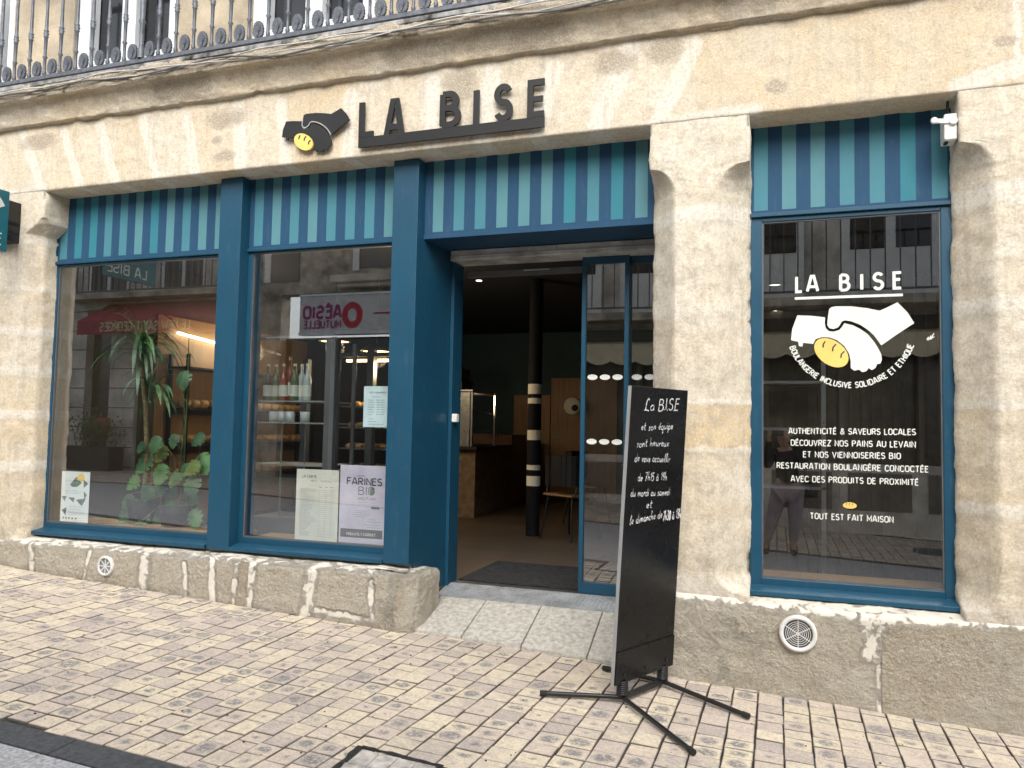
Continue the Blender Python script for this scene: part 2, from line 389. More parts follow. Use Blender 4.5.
    def build(s, name, mats, parent=None, bevel=0., seg=2, attrs=None, weld=False, solid=0., recalc=True):
        me = bpy.data.meshes.new(name); me.from_pydata(s.v, [], s.f)
        for mm in (mats if isinstance(mats, (list, tuple)) else [mats]): me.materials.append(mm)
        me.polygons.foreach_set('material_index', s.m); me.polygons.foreach_set('use_smooth', s.sm)
        if recalc:
            bm = bmesh.new(); bm.from_mesh(me)
            if weld: bmesh.ops.remove_doubles(bm, verts=bm.verts, dist=1e-5)
            bmesh.ops.recalc_face_normals(bm, faces=bm.faces); bm.to_mesh(me); bm.free()
        me.update()
        o = bpy.data.objects.new(name, me); link(o, parent)
        if parent is not None and any(abs(c) > 0 for c in parent_loc(parent)):
            o.location = tuple(-c for c in parent_loc(parent))
        if solid:
            sm = o.modifiers.new('solid', 'SOLIDIFY'); sm.thickness = solid; sm.offset = 0
        if bevel:
            bv = o.modifiers.new('bevel', 'BEVEL'); bv.width = bevel; bv.segments = seg; bv.limit_method = 'ANGLE'; bv.angle_limit = R(40); bv.harden_normals = False
        return o
def parent_loc(p):
    t = Vector((0, 0, 0))
    while p is not None: t = t + Vector(p.location); p = p.parent
    return t

def facade(Y):                       # letters and shapes laid on the shop front, d = how far they stand out
    return lambda u, v, d: (u, Y - d, v)
def across(Y):                       # the same for the houses over the street, which face the other way
    return lambda u, v, d: (u, Y + d, v)

# ------------------------------------------------------------------ monoline lettering
def arc(cx, cy, rx, ry, a0, a1, n=10):
    return [(cx + rx * math.cos(R(a0 + (a1 - a0) * i / n)), cy + ry * math.sin(R(a0 + (a1 - a0) * i / n))) for i in range(n + 1)]
CAPS = {
 'A': (.52, [[(0, 0), (.2, 1), (.32, 1), (.52, 0)], [(.07, .3), (.45, .3)]]),
 'B': (.46, [[(0, 0), (0, 1)], [(0, 1)] + arc(.2, .77, .2, .23, 90, -90) + [(0, .54)], [(0, .54)] + arc(.22, .27, .24, .27, 90, -90) + [(0, 0)]]),
 'C': (.44, [arc(.24, .72, .24, .28, 20, 180) + arc(.24, .28, .24, .28, 180, 340)]),
 'D': (.48, [[(0, 0), (0, 1)], [(0, 1)] + arc(.2, .7, .28, .3, 90, 0) + arc(.2, .3, .28, .3, 0, -90) + [(0, 0)]]),
 'E': (.38, [[(.38, 1), (0, 1), (0, 0), (.38, 0)], [(0, .56), (.33, .56)]]),
 'F': (.38, [[(.38, 1), (0, 1), (0, 0)], [(0, .54), (.33, .54)]]),
 'G': (.47, [arc(.24, .72, .24, .28, 20, 180) + arc(.24, .28, .23, .28, 180, 360) + [(.47, .45), (.28, .45)]]),
 'H': (.46, [[(0, 0), (0, 1)], [(.46, 0), (.46, 1)], [(0, .54), (.46, .54)]]),
 'I': (.09, [[(.045, 0), (.045, 1)]]),
 'J': (.3, [[(.3, 1), (.3, .2)] + arc(.15, .2, .15, .2, 0, -180)]),
 'K': (.44, [[(0, 0), (0, 1)], [(.42, 1), (0, .42)], [(.14, .6), (.44, 0)]]),
 'L': (.36, [[(0, 1), (0, 0), (.36, 0)]]),
 'M': (.56, [[(0, 0), (0, 1), (.28, .3), (.56, 1), (.56, 0)]]),
 'N': (.46, [[(0, 0), (0, 1), (.46, 0), (.46, 1)]]),
 'O': (.48, [arc(.24, .72, .24, .28, 0, 180) + arc(.24, .28, .24, .28, 180, 360) + [(.48, .72)]]),
 'P': (.44, [[(0, 0), (0, 1)], [(0, 1)] + arc(.2, .75, .24, .25, 90, -90) + [(0, .5)]]),
 'Q': (.48, [arc(.24, .72, .24, .28, 0, 180) + arc(.24, .28, .24, .28, 180, 360) + [(.48, .72)], [(.28, .2), (.5, -.08)]]),
 'R': (.46, [[(0, 0), (0, 1)], [(0, 1)] + arc(.2, .75, .24, .25, 90, -90) + [(0, .5)], [(.2, .5), (.46, 0)]]),
 'S': (.42, [arc(.21, .76, .2, .24, 25, 180, 8) + arc(.21, .76, .2, .24, 180, 250, 4) + arc(.21, .26, .21, .26, 70, -155, 12)]),
 'T': (.46, [[(0, 1), (.46, 1)], [(.23, 1), (.23, 0)]]),
 'U': (.46, [[(0, 1), (0, .25)] + arc(.23, .25, .23, .25, 180, 360) + [(.46, 1)]]),
 'V': (.5, [[(0, 1), (.25, 0), (.5, 1)]]),
 'W': (.7, [[(0, 1), (.18, 0), (.35, .8), (.52, 0), (.7, 1)]]),
 'X': (.46, [[(0, 0), (.46, 1)], [(0, 1), (.46, 0)]]),
 'Y': (.46, [[(0, 1), (.23, .5), (.46, 1)], [(.23, .5), (.23, 0)]]),
 'Z': (.44, [[(0, 1), (.44, 1), (0, 0), (.44, 0)]]),
 '&': (.52, [[(.52, .0), (.12, .68)] + arc(.24, .8, .13, .18, 200, -30, 8) + [(.08, .42)] + arc(.2, .22, .19, .22, 130, 300, 8) + [(.5, .46)]]),
 '-': (.28, [[(0, .5), (.28, .5)]]), '.': (.04, [[(0, 0), (.04, .06)]]), '|': (.02, [[(.01, -.2), (.01, 1.2)]]),
 ' ': (.22, []), "'": (.02, [[(0, 1), (0, .8)]]),
}
for a, b_ in (('É', 'E'), ('È', 'E')):
    w_, s_ = CAPS[b_]; CAPS[a] = (w_, s_ + [[(.12, 1.12), (.28, 1.27)] if a == 'É' else [(.12, 1.27), (.26, 1.12)]])
HAND = {
 'a': (.42, [arc(.2, .22, .18, .22, 60, 330, 8) + [(.36, .4), (.37, .06), (.44, .02)]]),
 'b': (.38, [[(.02, .95), (.04, 0)], [(.04, .25)] + arc(.2, .2, .16, .2, 120, -150, 8)]),
 'c': (.34, [arc(.2, .22, .18, .22, 50, 320, 8)]),
 'd': (.44, [arc(.2, .22, .18, .22, 60, 330, 8) + [(.38, .95), (.38, .06), (.46, .02)]]),
 'e': (.36, [[(.03, .2), (.3, .28)] + arc(.18, .24, .15, .2, 20, 320, 9)]),
 'é': (.36, [[(.03, .2), (.3, .28)] + arc(.18, .24, .15, .2, 20, 320, 9), [(.16, .58), (.3, .74)]]),
 'à': (.42, [arc(.2, .22, .18, .22, 60, 330, 8) + [(.36, .4), (.37, .06), (.44, .02)], [(.12, .74), (.26, .58)]]),
 'h': (.40, [[(.04, 1.), (.02, 0), (.06, .3), (.2, .42), (.32, .32), (.33, 0)]]),
 'i': (.14, [[(.05, .42), (.06, .04), (.13, .02)], [(.07, .62), (.09, .66)]]),
 'l': (.2, [[(.03, .3), (.18, .9), (.1, 1.), (.04, .5), (.06, .04), (.18, .02)]]),
 'm': (.58, [[(.02, .42), (.04, 0), (.1, .34), (.2, .42), (.26, .3), (.27, 0), (.32, .32), (.43, .42), (.5, .3), (.52, .02)]]),
 'n': (.38, [[(.02, .42), (.04, 0), (.1, .32), (.22, .42), (.31, .3), (.33, .02)]]),
 'o': (.38, [arc(.19, .21, .17, .21, 90, 440, 12)]),
 'p': (.38, [[(.04, .42), (.02, -.4)], [(.04, .25)] + arc(.2, .2, .16, .2, 120, -150, 8)]),
 'q': (.42, [arc(.2, .22, .18, .22, 60, 330, 8), [(.37, .42), (.36, -.4), (.46, -.3)]]),
 'r': (.28, [[(.02, .42), (.05, 0), (.08, .28), (.18, .42), (.28, .36)]]),
 's': (.3, [[(.28, .38), (.14, .43), (.06, .33), (.24, .14), (.16, .01), (.02, .04)]]),
 't': (.28, [[(.12, .8), (.1, .1), (.2, 0), (.28, .05)], [(0, .5), (.28, .53)]]),
 'u': (.4, [[(.02, .42), (.04, .1), (.14, 0), (.3, .1), (.34, .42), (.34, .06), (.42, .02)]]),
 'v': (.34, [[(.02, .42), (.15, 0), (.32, .42)]]),
 'x': (.34, [[(.02, .42), (.3, 0)], [(.3, .42), (.02, 0)]]),
 '7': (.42, [[(.02, .86), (.4, .9), (.12, -.05)], [(.1, .42), (.34, .46)]]),
 '1': (.24, [[(.02, .6), (.18, .9), (.18, 0)]]),
 '5': (.4, [[(.38, .9), (.1, .9), (.07, .52), (.3, .5), (.36, .22), (.2, 0), (.02, .06)]]),
 '9': (.38, [arc(.18, .64, .16, .24, 0, 360, 10) + [(.34, .3), (.2, 0)]]),
 '3': (.38, [[(.04, .84), (.22, .92), (.34, .7), (.14, .5), (.36, .28), (.2, 0), (.02, .08)]]),
 '0': (.38, [arc(.19, .45, .17, .45, 90, 450, 12)]),
 'L': (.5, [[(.4, .9), (.26, 1.05), (.14, .8), (.12, .12), (.02, .04), (.18, .08), (.48, 0)]]),
 'B': CAPS['B'], 'I': CAPS['I'], 'S': CAPS['S'], 'E': CAPS['E'], '.': (.06, [[(0, 0), (.05, .05)]]), ' ': (.3, []),
}
def text_strokes(txt, font, gap=.14, jitter=0.):
    x = 0; out = []
    for ch in txt:
        w, st = font.get(ch, font[' ']); dy = random.uniform(-jitter, jitter); sh = random.uniform(-jitter, jitter)
        for s in st: out.append([(x + a + b * sh, b + dy) for a, b in s])
        x += w + gap
    return out, x - gap
def fit(txt, u0, u1, v0, h, font=CAPS, gap=.16, slope=0., jitter=0., lean=0.):
    st, w = text_strokes(txt, font, gap, jitter); k = (u1 - u0) / w
    return [[(u0 + a * k + b * h * lean, v0 + b * h + a / w * slope) for a, b in s] for s in st]

def handshake(u, v, su, sv):
    """the emblem's outlines in its own units, scaled"""
    def T(L): return [(u + (a - 385) / 470 * su, v - (b - 530) / 260 * sv) for a, b in L]
    A = [(300, 440), (303, 418), (312, 409), (330, 406), (390, 408), (450, 417), (497, 428), (530, 414), (564, 398), (600, 437), (625, 478), (560, 520), (502, 560), (490, 542),
         (474, 520), (450, 498), (420, 478), (390, 466), (365, 461), (352, 466), (346, 478), (338, 488), (320, 494), (304, 490), (296, 478), (297, 458)]
    B = [(178, 437), (230, 440), (288, 448), (286, 470), (290, 490), (303, 502), (322, 504), (344, 497), (356, 482), (362, 472), (395, 481), (425, 497), (452, 517), (474, 544), (490, 570), (502, 595),
         (504, 615), (498, 629), (486, 630), (480, 645), (466, 653), (454, 645), (445, 657), (430, 661), (418, 651), (400, 655), (386, 645), (386, 620), (380, 590), (362, 560), (335, 538), (305, 526), (275, 524), (250, 532), (240, 550), (200, 545), (198, 560), (184, 558), (181, 541), (152, 534), (157, 490)]
    bread = []
    for i in range(28):
        t = 2 * PI * i / 28; ex, ey = 74 * math.cos(t), 47 * math.sin(t); c, s = math.cos(R(34)), math.sin(R(34))
        bread.append((311 + ex * c - ey * s, 585 + ex * s + ey * c))
    cuts = [[(288, 541), (280, 552), (279, 565)], [(330, 552), (318, 565), (316, 580)], [(362, 580), (350, 592), (348, 606)]]
    return T(A), T(B), T(bread), [T(c) for c in cuts]

# ------------------------------------------------------------------ lumpy stone surfaces
def seg_d(px, pz, s):
    ax, az, bx, bz = s[:4]; dx, dz = bx - ax, bz - az; L = dx * dx + dz * dz
    t = max(0, min(1, ((px - ax) * dx + (pz - az) * dz) / L)); return math.hypot(px - ax - t * dx, pz - az - t * dz)
def surf(name, fn, us, vs, joints, tonef, stainf, amp, material, parent, key=lambda p: (p.x, p.z), smooth=True, flip=False, jw=1.35):
    nu, nv = len(us), len(vs)
    G = [[Vector(fn(u, v)) for v in vs] for u in us]
    V = []; cols = []
    for i in range(nu):
        for j in range(nv):
            p = G[i][j]
            du = G[min(i + 1, nu - 1)][j] - G[max(i - 1, 0)][j]; dv = G[i][min(j + 1, nv - 1)] - G[i][max(j - 1, 0)]
            n = du.cross(dv)
            n = n.normalized() if n.length > 1e-9 else Vector((0, -1, 0))
            if flip: n = -n
            x, z = key(p); m = 0.
            for s in joints:
                w = s[4] * jw; d = seg_d(x + .012 * noise.noise(p * 9), z + .012 * noise.noise(p * 9 + Vector((7, 3, 1))), s)
                if d < w * 2: m = max(m, max(0, 1 - (d / w) ** 2 * .6) * (s[5] if len(s) > 5 else 1))
            h = amp * (1.2 * noise.noise(p * 5) + .8 * noise.noise(p * 13) + .5 * noise.noise(p * 34) + .3 * noise.noise(p * 70))
            h *= (1 - .5 * m); h += m * amp * .35
            V.append(p + n * h); cols.append((tonef(x, z, p), m, stainf(x, z, p), 1))
    F = []
    for i in range(nu - 1):
        for j in range(nv - 1):
            f = (i * nv + j, (i + 1) * nv + j, (i + 1) * nv + j + 1, i * nv + j + 1)
            F.append(f[::-1] if flip else f)
    me = bpy.data.meshes.new(name); me.from_pydata([tuple(v) for v in V], [], F); me.materials.append(material)
    ca = me.color_attributes.new('stone', 'FLOAT_COLOR', 'POINT')
    ca.data.foreach_set('color', [min(1, max(0, c)) for col in cols for c in col])
    me.polygons.foreach_set('use_smooth', [smooth] * len(F)); me.update()
    return link(bpy.data.objects.new(name, me), parent)
def lin(a, b, step): n = max(1, round((b - a) / step)); return [a + (b - a) * i / n for i in range(n + 1)]
def nz(p, s, o=0): return noise.noise(Vector(p) * s + Vector((o, o * .7, o * 1.3)))

def gz(x, y): return .095 - .045 * max(-9, min(6, x)) + .021 * max(y, -2.12)

# ================================================================== THE SHOP BUILDING
shop = thing('shop_building', 'pale limestone building with blue joinery, teal striped panels and three shop windows', 'building')

joints = [(-5.772, 3.793, -5.538, 3.33, .035), (-5.334, 3.76, -5.146, 3.32, .035), (-4.968, 3.78, -4.785, 3.32, .034), (-4.553, 3.78, -4.394, 3.315, .032),
          (-4.127, 3.75, -4.034, 3.314, .035), (-3.683, 3.79, -3.635, 3.32, .045), (-3.309, 3.75, -3.254, 3.33, .04), (-2.75, 3.76, -2.76, 3.32, .04), (-2.137, 3.75, -2.139, 3.314, .045),
          (-1.727, 3.76, -1.783, 3.31, .05), (-1.31, 3.74, -1.418, 3.315, .045), (-.847, 3.78, -1.03, 3.32, .05), (-.456, 3.76, -.657, 3.328, .04),
          (1.175, 3.9, 1.169, 3.4, .014), (-.73, 3.30, -.12, 3.335, .035, .9), (.9, 3.34, 1.35, 3.45, .04), (1.35, 3.45, 2.4, 3.47, .03), (-6.5, 3.315, -5.5, 3.315, .025, .8)]
vz = [s[0] for s in joints[:13]]
def lint_tone(x, z, p):
    k = sum(1 for s in joints[:13] if x > s[0] + (s[2] - s[0]) * (3.78 - z) / .46)
    r = random.Random(k * 7 + 3).random()
    if k == 13 and -.45 < x < 1.18: r = .82 + .15 * (z - 3.5)
    return .12 + .5 * r
def lint_stain(x, z, p):
    s = .30 * max(0, (z - 3.70) / .14) * (.6 + nz(p, 2.0, 5))
    for (cx, cz, rx, rz) in ((-3.78, 3.70, .16, .07), (-3.85, 3.55, .05, .03), (-3.78, 3.42, .09, .04), (-.93, 3.72, .12, .07), (-.62, 3.75, .1, .08), (-1.95, 3.70, .12, .12), (.0, 3.45, .05, .04), (-5.6, 3.72, .2, .06), (1.12, 3.55, .05, .03)):
        d = ((x - cx) / rx) ** 2 + ((z - cz) / rz) ** 2
        if d < 1.6: s = max(s, .85 * max(0, 1 - d * .35))
    return s
# lintel: front face then the rounded arris and the soffit
def lint(u, v):
    if v <= 1: return (u, 0, 3.855 - (3.855 - 3.325) * v)
    if v <= 2: a = (v - 1) * PI / 2; return (u, .015 * (1 - math.cos(a)) , 3.325 - .015 * math.sin(a))
    return (u, .015 + (v - 2) * .30, 3.31)
surf('lintel', lint, lin(-7.4, 2.6, .016), lin(0, 1, 1 / 34) + [1.25, 1.5, 1.75, 2] + lin(2.08, 3, .08), joints, lint_tone, lint_stain, .0035, M_['stone'], shop)

def pier(name, x0, x1, chl, chr_, js, tonef, z0=.55, z1=3.312, ztop=3.04, zbot=.72, depth=.236, left_open=True, right_open=True, xl=None):
    """lofted pier: chamfered arrises that die out in a curved stop under the capital"""
    secs = ([('rl', i / 5) for i in range(6)] + [('cl', i / 7) for i in range(1, 8)] if chl else []) + \
           [('f', i / max(8, int((x1 - x0) / .018))) for i in range(0 if not chl else 1, max(8, int((x1 - x0) / .018)) + (1 if not chr_ else 0))] + \
           ([('cr', i / 7) for i in range(0, 7)] + [('rr', i / 5) for i in range(6)] if chr_ else [])
    def fn(u, z):
        k, t = u
        if z > ztop: c = 0.
        elif z > ztop - .17: c = math.sqrt(max(0, 1 - ((z - (ztop - .17)) / .17) ** 2))
        elif z > zbot: c = 1.
        elif z > zbot - .12: c = math.sqrt(max(0, 1 - ((zbot - z) / .12) ** 2))
        else: c = 0
        L = x0 + (xl(z) if xl else 0); Rr = x1 + (xl(z) if xl and not chl else 0)
        a = .006 + (chl * c if chl else 0); b = .006 + (chr_ * c if chr_ else 0)
        ya, yb = a * 1.25, b * 1.25
        if k == 'rl': return (L, depth + (ya - depth) * t, z)
        if k == 'cl': return (L + a * t, ya * (1 - t), z)
        if k == 'f': return ((L + a if chl else L) + ((Rr - b if chr_ else Rr) - (L + a if chl else L)) * t, 0, z)
        if k == 'cr': return (Rr - b * (1 - t), yb * t, z)
        return (Rr, yb + (depth - yb) * t, z)
    zs = lin(z0, zbot - .12, .02)[:-1] + lin(zbot - .12, zbot, .012)[:-1] + lin(zbot, ztop - .17, .02)[:-1] + lin(ztop - .17, ztop, .010) + [ztop + .002] + lin(ztop + .02, z1, .02)
    return surf(name, fn, secs, zs, js, tonef, lambda x, z, p: max(0, .32 * (1 - (z - .6) / .5)) + .12 * nz(p, 3) + (.15 if z < 1.6 else 0), .0075, M_['stone'], shop, smooth=True)
def hj(x0, x1, *zz):
    return [(x0, z[0], x1, z[0] + (z[2] if len(z) > 2 else 0), z[1]) + ((z[3],) if len(z) > 3 else ()) for z in zz]
def tones(zz, vals):
    def f(x, z, p):
        k = sum(1 for q in zz if z < q); return vals[min(k, len(vals) - 1)] + .15 * nz(p, 2)
    return f
pier('pier', -7.4, -5.5, 0, .085, hj(-7.4, -5.4, (2.923, .03, 0, .6), (2.544, .022, 0, .7), (2.2, .03, 0, .8), (1.875, .035), (1.533, .030), (1.125, .035)),
     tones((2.923, 2.544, 2.2, 1.875, 1.533, 1.125), (.2, .16, .3, .12, .38, .5, .35)), ztop=3.10, zbot=.66,
     xl=lambda z: -.10 * (0 if z > 3.06 else min(1, (3.06 - z) / .08)))
pier('pier', -.712, -.145, .145, .175, hj(-.75, -.1, (2.747, .045, .02, .9), (2.189, .03, 0, .6), (1.673, .014), (1.395, .014), (.64, .035)),
     tones((2.747, 2.189, 1.673, 1.395), (.10, .05, .12, .75, .2)))
pier('pier', .905, 2.6, .15, 0, hj(.85, 2.6, (2.754, .05, .02), (2.183, .035, 0, .9), (1.665, .02), (1.13, .028), (.60, .04)),
     tones((2.754, 2.183, 1.665, 1.13), (.12, .16, .12, .4, .3)))

# plinths
def plinth(name, path, top, js, tonef, stainf, zin, rough=1.):
    """path: list of (x,y, nx,ny) along the base, wall runs up to top(x) and then back inwards"""
    L = [0.]
    for a, b in zip(path, path[1:]): L.append(L[-1] + math.hypot(b[0] - a[0], b[1] - a[1]))
    us = lin(0, L[-1], .016)
    def at(u):
        for i in range(len(path) - 1):
            if u <= L[i + 1] + 1e-9:
                t = (u - L[i]) / (L[i + 1] - L[i]); a, b = path[i], path[i + 1]; return [a[k] + (b[k] - a[k]) * t for k in range(4)]
        return path[-1]
    def fn(u, v):
        x, y, nx, ny = at(u); zt = top(x) + .008 * nz((x, 0, 0), 2.3, 4); zb = gz(x, y) - .12
        if v <= 1: return (x, y, zb + (zt - .03 - zb) * v)
        if v <= 2: a = (v - 1) * PI / 2; return (x - nx * .035 * (1 - math.cos(a)), y - ny * .035 * (1 - math.cos(a)), zt - .03 + .03 * math.sin(a))
        return (x - nx * (.035 + (v - 2) * zin), y - ny * (.035 + (v - 2) * zin), zt + (v - 2) * .02)
    return surf(name, fn, us, lin(0, 1, 1 / 36) + [1.2, 1.4, 1.6, 1.8, 2] + lin(2.1, 3, .1), js, tonef, stainf, .0095 * rough, M_['granite'], shop)
pj = [(-5.37, .2, -5.42, .53, .035), (-4.87, .3, -4.83, .52, .02), (-4.33, .15, -4.3, .56, .05), (-3.93, .3, -3.96, .5, .022), (-3.70, .18, -3.72, .56, .03), (-3.53, .2, -3.5, .56, .022), (-3.40, .2, -3.38, .56, .03),
      (-2.96, .2, -2.90, .57, .05), (-2.88, .28, -2.48, .25, .022), (-2.45, .27, -2.47, .5, .022), (-2.33, .15, -2.30, .57, .04, .6), (-6.5, .56, -2.2, .575, .028, .95), (-3.4, .21, -2.9, .22, .012)]
def ptone(x, z, p):
    if -3.52 < x < -3.41 or (-2.30 < x < -2.24 and z > .3): return 1.
    if -3.72 < x < -3.53: return .25
    return .15
def pstain(x, z, p):
    g = gz(x, p.y); s = max(0, .7 - (z - g) / .12)
    if -2.42 < x < -2.3 and z < .4: s = max(s, .5)
    return s
plinth('plinth', [(-7.4, -.01, 0, -1), (-5.6, -.01, 0, -1), (-5.4, -.03, 0, -1), (-2.30, -.03, 0, -1), (-2.235, -.025, .3, -.95), (-2.19, .0, .8, -.6), (-2.165, .05, 1, 0), (-2.15, .22, 1, 0), (-2.15, .32, 1, .2)],
       lambda x: .552, pj, ptone, pstain, .30)
rj = [(.46, .5, .49, .56, .05), (.455, .35, .50, .5, .035), (.50, .05, .49, .36, .012), (-.75, .595, .5, .555, .028), (.4, .555, 1.3, .585, .03), (1.3, .57, 2.6, .58, .02, .6), (-.3, .1, -.28, .3, .03, .4), (-.45, .5, -.1, .35, .06, .45), (-.65, .3, .1, .42, .05, .35)]
def rtone(x, z, p): return .62 if x > .5 else .18
plinth('plinth', [(-.705, .9, -1, 0), (-.705, .10, -1, 0), (-.69, .02, -.8, -.6), (-.65, -.02, 0, -1), (.47, -.02, 0, -1), (.52, -.028, 0, -1), (2.6, -.03, 0, -1)],
       lambda x: .566 + (.02 if x < -.2 else 0), rj, rtone, lambda x, z, p: max(0, .55 - (z - gz(x, 0)) / .10) * .9, .30, 1.15)

# strip of render between the plinth top and the sills, then the cornice
MB().box(-5.62, -2.30, .19, .34, .54, .60).box(-.18, .96, .19, .34, .56, .612).each('sill_bed', mat('pale_render', (.50, .46, .38), .9, 0, .15, 6, .4, 60), shop)
cprof = [(.00, 3.838), (-.012, 3.848), (-.026, 3.850), (-.036, 3.844), (-.044, 3.850), (-.049, 3.872), (-.055, 3.898), (-.064, 3.926), (-.077, 3.954), (-.093, 3.978), (-.112, 3.996), (-.128, 4.003), (-.136, 3.996), (-.155, 3.996), (-.16, 4.006), (-.16, 4.096), (-.155, 4.112), (0, 4.12)]
def corn(u, v):
    i = min(int(v), len(cprof) - 2); t = v - i; a, b = cprof[i], cprof[i + 1]
    return (u, a[0] + (b[0] - a[0]) * t, a[1] + (b[1] - a[1]) * t + .004 * nz((u, v, 0), 1.1))
surf('cornice', corn, lin(-7.4, 2.6, .022), [i / 3 for i in range(0, 16 * 3 + 1)] + [17],
     [], lambda x, z, p: .38 + .4 * nz(p, 1.4), lambda x, z, p: (.75 + .3 * nz(p, 3)) if p.y < -.154 else (.20 + 1.6 * nz(p, 1.6, 2) + .9 * nz(p, 4.5, 9)) if p.y < -.045 else .18 + .3 * nz(p, 2), .011, M_['stone_rough'], shop, key=lambda p: (p.x, p.z - p.y))
MB().box(-7.4, 2.6, -.164, -.14, 4.092, 4.122).build('flashing', M_['zinc'], shop)

# upper storey wall with two french windows
up = MB()
wx = [(-6.62, -6.02), (-5.36, -4.32), (-3.66, -2.62), (-1.3, -.2), (.9, 1.9)]
xs = [-7.4] + [c for w in wx for c in w] + [2.6]
for i in range(0, len(xs), 2): up.box(xs[i], xs[i + 1], .06, .5, 3.98, 6.5)
up.box(-7.4, 2.6, .061, .5, 6.5, 8.2)
up.build('upper_wall', mat('upper_stone', (.52, .44, .32), .9, 0, .18, 2.5, .5, 60), shop)
for a, b in wx:
    f = MB().box(a, a + .12, .10, .2, 3.99, 6.5).box(b - .12, b, .10, .2, 3.99, 6.5).box((a + b) / 2 - .07, (a + b) / 2 + .07, .10, .19, 3.99, 6.5).box(a + .12, b - .12, .11, .19, 3.99, 4.38).box(a, b, .11, .19, 6.35, 6.5).build('upper_window', M_['whitepaint'], shop, .006)
    MB().box(a, b, .205, .22, 3.99, 6.5).build('pane', M_['darkglass'], f)
    MB().box(a - .005, b + .005, .22, .5, 3.985, 6.52).build('shutter_recess', M_['navy'], f)
MB().box(-7.4, 2.6, 0.5, 8.4, 8.0, 8.2).box(-7.4, -7.1, .5, 8.4, 0, 8).box(2.3, 2.6, .5, 8.4, 0, 8).box(-7.4, 2.6, 8.2, 8.4, 0, 8).build('rear_wall', M_['oppstone2'], shop)

# ---------------------------------------------------------------- joinery
def pillar(x0, x1, name='pilaster'):
    m = MB().box(x0, x1, .125, .40, .585, 3.306)
    return m.build(name, M_['blue'], shop, .003)
pillar(-3.905, -3.712); 
up_ = lambda u, v, d: (u, v, d)
MB().poly([(-2.472, .125), (-2.284, .125), (-2.25, .62), (-2.25, .80), (-2.472, .80)], up_, .59, 3.306).poly([(-2.40, .20), (-2.2785, .20), (-2.2485, .62), (-2.2485, .80), (-2.40, .80)], up_, .25, .589).build('pilaster', M_['blue'], shop, .003)
MB().box(-2.2485, -2.222, .63, .80, .36, 2.79).build('door_jamb', M_['blue'], shop, .003)

def striped(x0, x1, z0, z1, Y, s0, w, seq):
    m = MB(); m.box(x0, s0, Y, Y + .012, z0, z1, 0); x = s0; k = 0
    while x < x1 - 1e-4:
        xe = min(x1, x + w)
        m.box(x, xe, Y + .0012, Y + .012, z0 + .02, z1, 1 + seq[k % len(seq)]).box(x, xe, Y, Y + .012, z0, z0 + .0195, 0); k += 1
        x = xe
        if x < x1 - 1e-4: xe = min(x1, x + w); m.box(x, xe, Y, Y + .012, z0, z1, 0); x = xe
    return m.build('striped_panel', [M_['blue_dark'], M_['teal_a'], M_['teal_b'], M_['teal_c']], shop)
def xa(px, py): return P(px, py, .225).x
q = (xa(214.5, 240) - xa(60, 250)) / 20
striped(-5.605, -3.895, 2.79, 3.315, .225, xa(60, 250), q, [0, 2, 2, 0, 0, 1, 2, 1, 0, 1, 1])
striped(-3.72, -2.46, 2.79, 3.315, .225, xa(253.7, 240), (xa(393.7, 230) - xa(253.7, 240)) / 15, [0, 1, 0, 1, 0, 0, 0, 1])
striped(-2.29, -.70, 2.80, 3.315, .225, xa(432.5, 230), (xa(647.5, 215) - xa(432.5, 230)) / 19, [1, 0, 0, 1, 1, 1, 2, 0, 2, 1])
striped(-.148, .912, 2.79, 3.315, .225, xa(754, 210), (xa(948, 200) - xa(754, 210)) / 13, [0, 1, 1, 0, 0, 2, 0])
bm_ = MB()
bm_.box(-5.625, -3.895, .205, .30, 2.765, 2.788).box(-3.72, -2.46, .205, .30, 2.765, 2.788).box(-.15, .915, .205, .30, 2.768, 2.790)
bm_.box(-5.625, -5.60, .21, .24, 2.79, 3.07)
bm_.each('transom', M_['blue'], shop, .002)
MB().box(-2.29, -.70, .215, .56, 2.772, 2.799).build('door_head', M_['blue_dark'], shop, .002)

def window(x0, x1, z0, z1, gx0, gx1, gz0, gz1, label):
    f = MB()
    Y0, Y1 = .225, .285
    f.box(x0, gx0, Y0, Y1, z0, z1).box(gx1, x1, Y0, Y1, z0, z1).box(gx0, gx1, Y0, Y1, z0, gz0).box(gx0, gx1, Y0, Y1, gz1, z1)
    o = f.build('shop_window', M_['blue'], shop, .003); o['label'] = label
    g = MB().box(gx0, gx1, .243, .245, gz0, gz1).build('pane', M_['glass'], o)
    t = .008
    MB().box(gx0 - .001, gx0 + t, .234, .262, gz0, gz1).box(gx1 - t, gx1 + .001, .234, .262, gz0, gz1).box(gx0 + t, gx1 - t, .234, .262, gz0, gz0 + t).box(gx0 + t, gx1 - t, .234, .262, gz1 - t, gz1).build('glazing_bead', M_['grey'], o)
    return o
w1 = window(-5.615, -3.90, .618, 2.764, -5.582, -3.93, .672, 2.75, 'large pane with houseplants behind it')
w2 = window(-3.715, -2.465, .618, 2.764, -3.675, -2.50, .672, 2.755, 'pane with menu and flour poster behind it')
w4 = window(-.148, .912, .618, 2.767, -.083, .853, .668, 2.742, 'tall pane lettered in white vinyl')
for a, b in ((-5.66, -3.92), (-3.71, -2.476), (-.165, .925)):
    MB().add([(a, .12, .585), (b, .12, .585), (b, .12, .612), (a, .12, .612), (a, .24, .632), (b, .24, .632), (a, .24, .585), (b, .24, .585)],
             [(0, 1, 2, 3), (3, 2, 5, 4), (0, 3, 4, 6), (1, 7, 5, 2), (0, 6, 7, 1), (4, 5, 7, 6)]).build('sill', M_['blue'], shop, .003)

